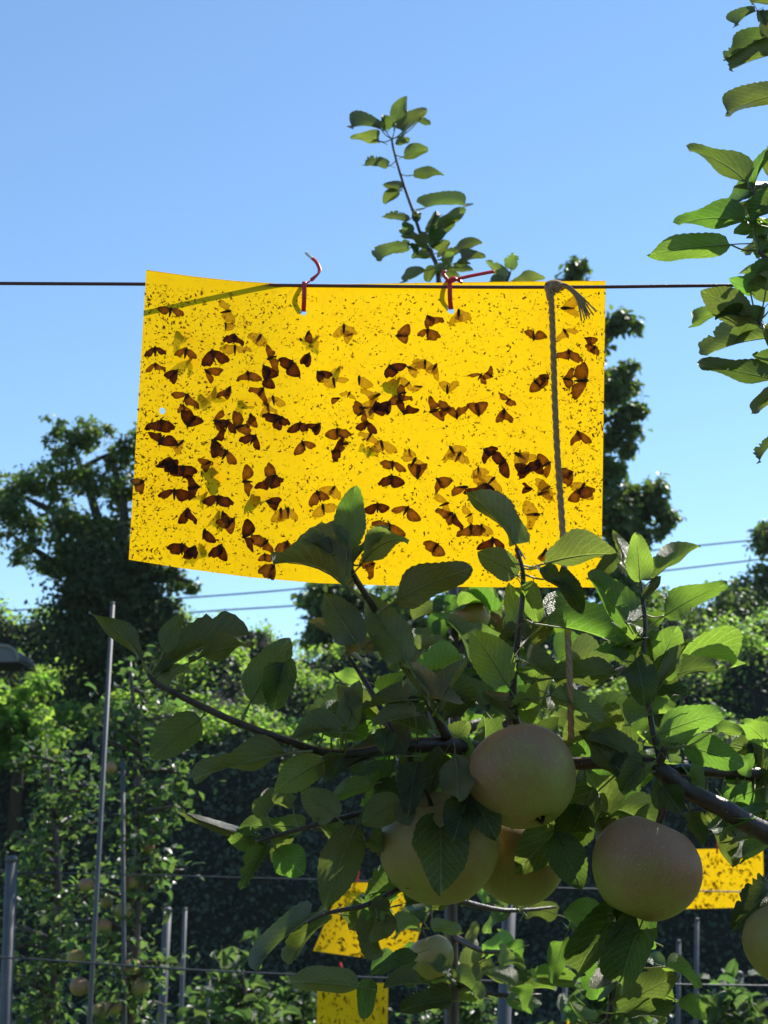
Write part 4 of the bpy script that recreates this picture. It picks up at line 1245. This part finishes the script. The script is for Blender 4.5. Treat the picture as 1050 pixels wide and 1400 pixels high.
# base x, base y, tip x, tip y, apparent width, tilt, depth change to tip, flags (d seen from its upper side, y sunlit look in the colour, f flat)
LV = {
 's1': (.945, """475 746 486 664 47 6 .01 f y;473 802 374 772 50 48 0;450 758 413 739 17 40 0;494 772 560 738 34 50 -.01;478 776 532 722 13 35 0;540 822 646 777 52 30 .01 f
   488 880 443 812 54 8 .02 f;556 905 498 812 58 5 .03 f;471 893 422 850 24 25 .03;466 760 452 738 17 20 0 d;476 770 494 740 14 25 0;560 905 520 850 34 10 .03;585 955 545 900 40 15 .03;600 960 640 900 36 15 .03"""),
 'main': (.98, """194 902 121 838 27 25 .01;224 890 247 840 30 15 .01 f;222 915 343 868 30 42 0;258 906 347 880 24 45 -.01;342 960 396 872 55 8 .01 f;390 905 374 972 44 5 0 d
   274 982 204 1036 52 10 0 f;393 1030 264 1066 34 38 0;443 1040 374 1082 46 20 0 f;453 998 403 1010 13 50 0;460 1117 411 1082 46 8 .02 f;484 972 463 936 32 10 .01
   474 997 490 930 34 10 .02 f;558 957 492 973 26 25 .02;568 979 509 994 25 25 .01;447 980 417 985 13 40 .01;467 1001 402 1011 13 45 0;529 1000 524 1031 30 10 -.01 d
   553 1034 458 1062 25 30 .01;534 1052 479 1059 18 20 0 d;508 1072 450 1092 27 20 .02 y;548 1093 494 1126 44 8 0 f;548 1092 559 1129 30 8 -.01 f;571 1040 558 1116 42 8 -.02 d
   623 1034 626 1092 50 10 -.03 f;601 1118 603 1223 74 4 -.05 d f;631 1066 680 1148 56 8 -.03 d f;640 1090 620 1150 50 8 -.02 d f;212 930 236 908 16 30 0;230 940 262 915 18 40 .02;608 1030 585 1085 34 15 .01;470 1030 440 1065 30 20 .03 d"""),
 'low': (1.0, """400 1100 351 1094 25 20 0;350 1148 245 1111 20 0 .03;416 1132 322 1133 26 30 0;366 1114 349 1093 30 8 0;364 1154 312 1147 32 20 0 y;366 1158 330 1216 25 15 -.01 d
   377 1161 416 1196 44 15 0 y;487 1128 443 1242 56 8 0 f;500 1150 545 1180 30 15 .02;440 1125 470 1170 34 15 .03;395 1140 372 1180 26 15 .02"""),
 'low2': (1.0, """425 1256 349 1328 24 20 0;451 1251 391 1320 25 15 0;490 1349 397 1342 34 20 0;540 1255 506 1288 26 15 0 f;528 1228 508 1252 24 10 0 f;571 1303 510 1332 20 15 0 d
   620 1368 549 1382 30 20 0 d;507 1338 500 1392 26 10 0 d;522 1262 545 1275 18 25 .02;560 1215 590 1235 24 20 .02;575 1345 525 1352 16 30 0"""),
 's2': (1.0, """705 744 637 672 40 22 .005;707 787 653 754 42 18 0 f;745 770 845 758 44 38 0;738 775 766 802 22 20 0 d;694 936 645 862 58 12 0 y f;707 885 696 796 40 10 .02 y
   712 885 762 831 46 10 .02;749 855 862 890 42 28 0 y;757 927 848 922 38 28 -.01;765 787 797 840 30 8 -.01 d;754 950 823 988 36 20 0;713 800 735 850 34 12 .01 y;700 960 742 990 30 25 .02 y
   706 860 680 905 30 20 .03;720 905 770 935 34 25 .03;700 975 662 945 30 20 .03;722 1000 770 1010 34 20 .03 d"""),
 's3': (1.0, """875 795 869 728 38 12 0 y f;893 791 958 747 25 25 0 y;855 850 804 790 44 15 0 y;908 842 995 798 40 20 0 y;883 820 904 788 14 20 0;891 932 927 856 58 14 0 y f
   892 958 945 875 19 35 0;884 860 909 838 28 15 .01 y;870 903 881 966 45 8 -.01 d;852 903 812 889 20 30 .01 y;872 868 850 905 38 15 .02 y;860 880 905 870 30 20 .02 y;895 905 870 945 36 15 .03
   843 755 815 800 26 12 .0 ;846 770 838 725 20 25 .03"""),
 'spur': (.99, """899 1004 993 972 44 16 0 y f;921 976 860 993 23 30 0 y;936 1019 1017 1047 44 18 0 y f;973 1000 1020 1006 22 30 .01 y;923 1019 956 992 22 20 .02 y;909 1065 902 1107 16 15 0 y;850 1030 848 1066 24 20 -.01 d
   860 1035 800 1010 34 25 .02;905 1030 870 1000 26 20 .02 y;840 1045 790 1000 40 15 .03;880 1050 850 1085 34 15 -.01 d;905 1075 930 1110 34 12 0 d"""),
 'back': (1.03, """1052 1022 1018 990 32 20 -.01 y;1019 1062 1031 1030 20 20 0 y;1031 1081 992 1107 32 20 0 y;966 1108 1002 1186 28 18 0;943 1110 962 1158 26 12 -.01 d;1046 1056 1048 1120 26 15 0 y
   1062 1148 1018 1172 32 20 -.01 y;1058 1214 1000 1274 46 10 -.02 d;1010 1075 1035 1045 26 20 .02 y;985 1085 1010 1120 22 20 .01 y;1045 1000 1030 985 24 30 .01 y;1060 1060 1035 1085 24 25 .02;1000 1112 985 1140 26 15 -.03 y;955 1088 940 1060 22 20 -.02 y;1040 1140 1005 1150 22 20 -.04;1062 1100 1030 1118 26 15 -.05 y"""),
 'hang': (1.0, """817 1082 705 1192 66 6 .02 d f;758 1140 796 1216 50 6 -.01 d f;800 1100 775 1160 56 8 .03 d f;826 1251 771 1247 40 6 0 y f;840 1258 790 1332 46 10 0 d;772 1284 757 1341 26 12 0 y;874 1270 850 1347 58 8 0 d;849 1381 926 1336 44 15 0
   909 1322 956 1351 22 25 0 y;930 1364 964 1394 25 20 0 y;800 1394 779 1371 22 15 .02 y;845 1340 880 1300 26 20 .03;840 1385 905 1398 26 25 .02 d;842 1260 870 1240 26 20 .02 d"""),
 'up': (1.05, """1034 15 1009 35 12 30 0;1058 8 1029 5 16 30 0;1062 44 995 80 28 20 0;1066 72 998 97 18 30 0;1036 15 1053 52 26 15 0;1070 128 992 156 34 20 0;1064 520 955 500 28 20 0;1062 530 1027 566 20 15 0;1066 598 1038 633 12 30 0;1066 500 1029 485 24 20 0
   1066 60 1040 40 22 25 .02;1064 200 1050 240 26 20 .03"""),
 'up3': (1.05, """1027 257 942 206 28 26 0;1030 265 1054 206 25 15 0 y;1056 276 1026 300 34 12 0 d;1034 262 1060 250 20 15 .02"""),
 'up2': (1.05, """998 334 884 349 36 18 0 y f;1028 306 928 308 30 28 .01 y;1052 310 1004 319 20 30 0 y;1036 340 1052 300 30 15 .02 y;1040 345 1058 380 24 20 .02;1034 300 990 290 26 25 .03;1056 330 1016 345 24 20 .03 d"""),
 'up4': (1.05, """1026 438 958 397 44 14 0 f;981 426 948 444 20 15 0 y;1026 399 996 382 22 20 .01 y;1062 402 1026 384 40 12 0;1024 433 977 436 14 30 0 d;1048 462 967 486 26 25 0;1046 445 1060 480 24 15 0 d;1045 420 1000 470 26 20 .02;1056 360 1020 400 30 20 .02 y;1050 380 1012 372 22 25 .03"""),
}
for key, (d, txt) in LV.items():
    for it in txt.replace('\n', ';').split(';'):
        q = it.split()
        if not q: continue
        fl = ''.join(q[7:])
        bx, by, ex, ey, w, roll, dz = map(float, q[:7])
        me = None
        if 'f' in fl:
            me = rng.choice(LEAF_FLAT).copy() if False else rng.choice(LEAF_FLAT_Y if 'y' in fl else LEAF_FLAT)
        dj = d + rng.uniform(-.012, .012)
        stalk(B[key], bx, by, dj)
        leaf_px(B[key], bx, by, ex, ey, w * (1.15 if key.startswith('up') else 1.0), dj, roll, dz, me, 'd' in fl, 'y' in fl)

# leaves deeper in the same tree, filling between the branches
fr = random.Random(21)
for key, n, (cx, cy, rx, ry), (d0, d1) in (('main', 20, (520, 1000, 110, 70), (1.02, 1.10)), ('s2', 10, (690, 940, 60, 60), (1.03, 1.10)), ('s3', 8, (870, 940, 60, 60), (1.02, 1.10)),
        ('main', 16, (560, 1080, 60, 50), (1.02, 1.08)), ('hang', 16, (800, 1090, 60, 70), (1.08, 1.14)), ('spur', 8, (870, 1020, 60, 45), (1.02, 1.08)), ('back', 10, (1030, 1060, 30, 60), (1.05, 1.12)), ('low2', 8, (540, 1230, 50, 40), (1.03, 1.1)), ('hang', 8, (870, 1310, 50, 50), (1.04, 1.12))):
    for _ in range(n):
        x, y = fr.gauss(cx, rx * .6), fr.gauss(cy, ry * .6)
        if y < 815: y = 815 + fr.random() * 60
        a = fr.uniform(0, 2 * math.pi); L = fr.uniform(45, 85)
        leaf_px(B[key], x, y, x + L * math.cos(a), y + L * .75 * math.sin(a), fr.uniform(24, 42), fr.uniform(d0, d1), fr.uniform(5, 50), fr.uniform(-.02, .02), None, fr.random() < .3, fr.random() < .35)

apple(717, 1062, 76, .985, 'blushed red-green apple, uppermost of the large hanging cluster', 0, (R(-24), R(6), 1.0))
apple(602, 1160, 81, 1.02, 'large yellow-green apple half covered by a dark leaf, left of the cluster', 1, (R(-20), R(-8), 2.2))
apple(712, 1172, 68, 1.075, 'yellow-green apple behind and below the uppermost blushed apple', 1, (R(-14), R(10), 4.0))
apple(880, 1187, 75, .985, 'blushed apple hanging alone on the right above bare stem', 0, (R(-22), R(-4), 4.4))
apple(1072, 1292, 56, .99, 'pale green apple cut off by the right edge', 1, (R(-15), R(10), .6))

# ------------------------------------------------------------------ the tree behind the trap
MD = 2.15
mb = at(616, 1400, MD); mb.z = 0
mid = empty('apple_tree', mb, 'apple tree behind the trap whose leafy top shoot rises above it', 'apple tree')
tt = ppath([(618, 1250, 15), (622, 1000, 15), (618, 750, 14), (608, 520, 14), (600, 385, 8)], MD)
tube('trunk', [(Vector((mb.x, MD, -.05)), .014)] + tt, M['bark'], mid, 10, 6, .06)
shoot = tube('branch', ppath([(600, 388, 8), (596, 360, 7), (577, 325, 5.5), (565, 290, 5), (555, 262, 4.5), (545, 230, 4), (537, 200, 3.5), (536, 190, 3)], MD), M['twig'], mid, 7, 5, .05)
side = tube('branch', ppath([(612, 440, 8), (660, 410, 6), (690, 388, 5), (697, 372, 4)], MD), M['twig'], mid, 7, 5, .05)
PXL[shoot.name] = [(600, 388, MD), (596, 360, MD), (577, 325, MD), (565, 290, MD), (555, 262, MD), (545, 230, MD), (537, 200, MD), (536, 190, MD)]
PXL[side.name] = [(612, 440, MD), (660, 410, MD), (690, 388, MD), (697, 372, MD)]
UP = """541 169 556 131 25 10;550 180 584 150 27 15;572 166 589 170 10 20;521 177 481 176 11 30;521 194 480 190 16 25;527 177 524 157 16 15 d;553 214 586 204 20 15;541 196 559 193 12 20;531 227 496 226 16 20;566 239 608 240 17 20
546 259 523 253 14 15;545 262 526 279 16 15 d;581 284 637 283 20 20;554 303 521 297 14 20;597 316 637 287 19 20;600 316 623 303 18 15;586 316 603 293 12 20 d;560 339 514 356 20 20;566 319 549 313 18 15 d;629 344 661 333 16 20;630 357 664 350 18 20;581 370 557 384 14 20;623 364 643 361 10 25
570 303 572 290 14 15 d;590 330 610 318 18 15 d;585 335 565 325 20 20;600 345 615 330 20 15 d;592 352 575 345 16 20;605 360 620 345 18 15;598 370 615 365 14 20;590 340 600 310 16 10 d;596 365 585 385 16 15 d;575 330 548 322 13 20;588 350 562 352 12 25;606 352 632 340 12 20;612 372 648 370 11 25;584 318 600 300 10 20;570 345 556 332 10 15 d;602 376 630 378 12 20"""
for grp, txt in ((shoot, UP), (side, "689 384 664 357 20 15;699 369 703 347 20 12;700 384 746 379 17 20;690 390 670 384 14 20")):
    for it in txt.replace('\n', ';').split(';'):
        q = it.split()
        bx, by, ex, ey, w, roll = map(float, q[:6])
        stalk(grp, bx, by, MD, 1.6)
        leaf_px(grp, bx, by, ex, ey, w * 1.08, MD + rng.uniform(-.03, .03), roll, rng.uniform(-.02, .02), None, 'd' in q[6:], False)
MB = []
for (x0, y0, x1, y1, dd) in ((620, 1050, 560, 880, .05), (620, 1080, 780, 860, -.05), (620, 980, 720, 830, .1), (620, 1000, 880, 900, .15), (620, 1200, 560, 1270, -.1), (620, 1230, 760, 1240, .1), (620, 1330, 560, 1330, -.1), (620, 1340, 740, 1360, 0), (620, 1150, 900, 1000, .2), (620, 1020, 480, 960, .1), (620, 900, 660, 815, 0), (620, 1280, 700, 1300, -.2)):
    MB.append((tube('branch', [(at(x0, y0, MD), .011 if y0 < 1140 else .006), (at((x0 + x1) / 2, (y0 + y1) / 2 + 10, MD + dd * .6), .008 if y0 < 1140 else .004), (at(x1, y1, MD + dd), .004 if y0 < 1140 else .002)], M['bark'], mid, 6, 4, .05), (x0, y0), (x1, y1), dd))
fr = random.Random(5)
for br, a, b, dd in MB:
    for _ in range(9 if a[1] > 1140 else 20):
        t = fr.random() ** .6
        x = a[0] + (b[0] - a[0]) * t + fr.gauss(0, 20); y = a[1] + (b[1] - a[1]) * t + fr.gauss(0, 18)
        if y < 820: y = 820 + fr.random() * 40
        an = fr.uniform(0, 6.28); L = fr.uniform(32, 58)
        leaf_px(br, x, y, x + L * math.cos(an), y + L * .75 * math.sin(an), fr.uniform(15, 27), MD + dd * t + fr.uniform(-.1, .1), fr.uniform(5, 60), fr.uniform(-.03, .03), None, fr.random() < .35, fr.random() < .4)
apple(590, 1309, 31, MD - .1, 'green apple hanging low in the centre right of the tilted trap', 1, (R(-12), R(10), 2.0))
apple(646, 842, 27, MD - .05, 'shaded brownish apple among leaves just under the trap', 0, (R(-10), R(-8), 1.2))
apple(688, 850, 22, MD + .05, 'small shaded apple beside the stem under the trap', 0, (R(-10), R(8), 3.0))
apple(612, 1330, 22, MD + .02, 'small green apple tucked behind the low central apple', 1, (R(-8), R(8), 5.0))

# ------------------------------------------------------------------ apple trees added unseen behind the camera to darken the shaded sides
def added_shade_tree(x, y, h, w, seed, label):
    r = random.Random(seed)
    root = empty('apple_tree', (x, y, 0), label, 'apple tree', 'apple trees added out of view to block skylight')
    tube('trunk', [(Vector((x, y, -.05)), .05), (Vector((x + .03, y, h * .5)), .04), (Vector((x, y, h)), .012)], M['bark'], root, 8, 5, .08)
    P = []
    for k in range(26):
        z = .5 + (h - .5) * (k + r.random()) / 26
        ln = w * (1.1 - .55 * z / h) * r.uniform(.7, 1.15); a = r.uniform(0, 6.28)
        p0 = Vector((x, y, z)); p1 = p0 + Vector((math.cos(a), math.sin(a), r.uniform(.1, .5))) * ln
        tube('branch', [(p0, .014), (p0.lerp(p1, .5), .010), (p1, .004)], M['bark'], root, 5, 3)
        for _ in range(150):
            P.append(tuple(p0.lerp(p1, r.random() ** .6) + Vector((r.gauss(0, .10), r.gauss(0, .10), r.gauss(0, .09)))))
    cloud('foliage', P, np.tile((0, 0, 1.0), (len(P), 1)), nrng.uniform(.06, .11, len(P)), M['leaf_mid_cloud'], root, .6, .2)
for i, (x, y, h, w, lab) in enumerate(((-2.3, -1.5, 2.7, .7, 'apple tree added out of view to block skylight, far left'), (-1.15, -1.6, 2.8, .7, 'apple tree added out of view to block skylight, behind left'),
        (.05, -1.5, 2.7, .7, 'apple tree added out of view to block skylight, straight behind'), (1.2, -1.6, 2.8, .7, 'apple tree added out of view to block skylight, behind right'), (2.3, -1.5, 2.7, .7, 'apple tree added out of view to block skylight, far right'))):
    added_shade_tree(x, y, h, w, 70 + i, lab)

# ------------------------------------------------------------------ thin haze box added to lift the dark tones
def haze():
    t = NT('added_haze')
    v = t.n('VolumePrincipled')
    v.inputs['Color'].default_value = (0.86, 0.93, 1.0, 1)
    v.inputs['Density'].default_value = HAZE
    v.inputs['Anisotropy'].default_value = 0.2
    t.t.links.new(v.outputs[0], t.out.inputs['Volume'])
    a, b, z0, z1 = -252.0, 252.0, -1.1, 26.0
    V = [(x, y, z) for z in (z0, z1) for y in (a, b) for x in (a, b)]
    F = [(0, 2, 3, 1), (4, 5, 7, 6), (0, 1, 5, 4), (2, 6, 7, 3), (0, 4, 6, 2), (1, 3, 7, 5)]
    tag(mesh_obj('haze', V, F, t.m, None, False), 'thin pale haze added to lift the dark tones', 'haze', kind='stuff')
HAZE = 0.0003
haze()
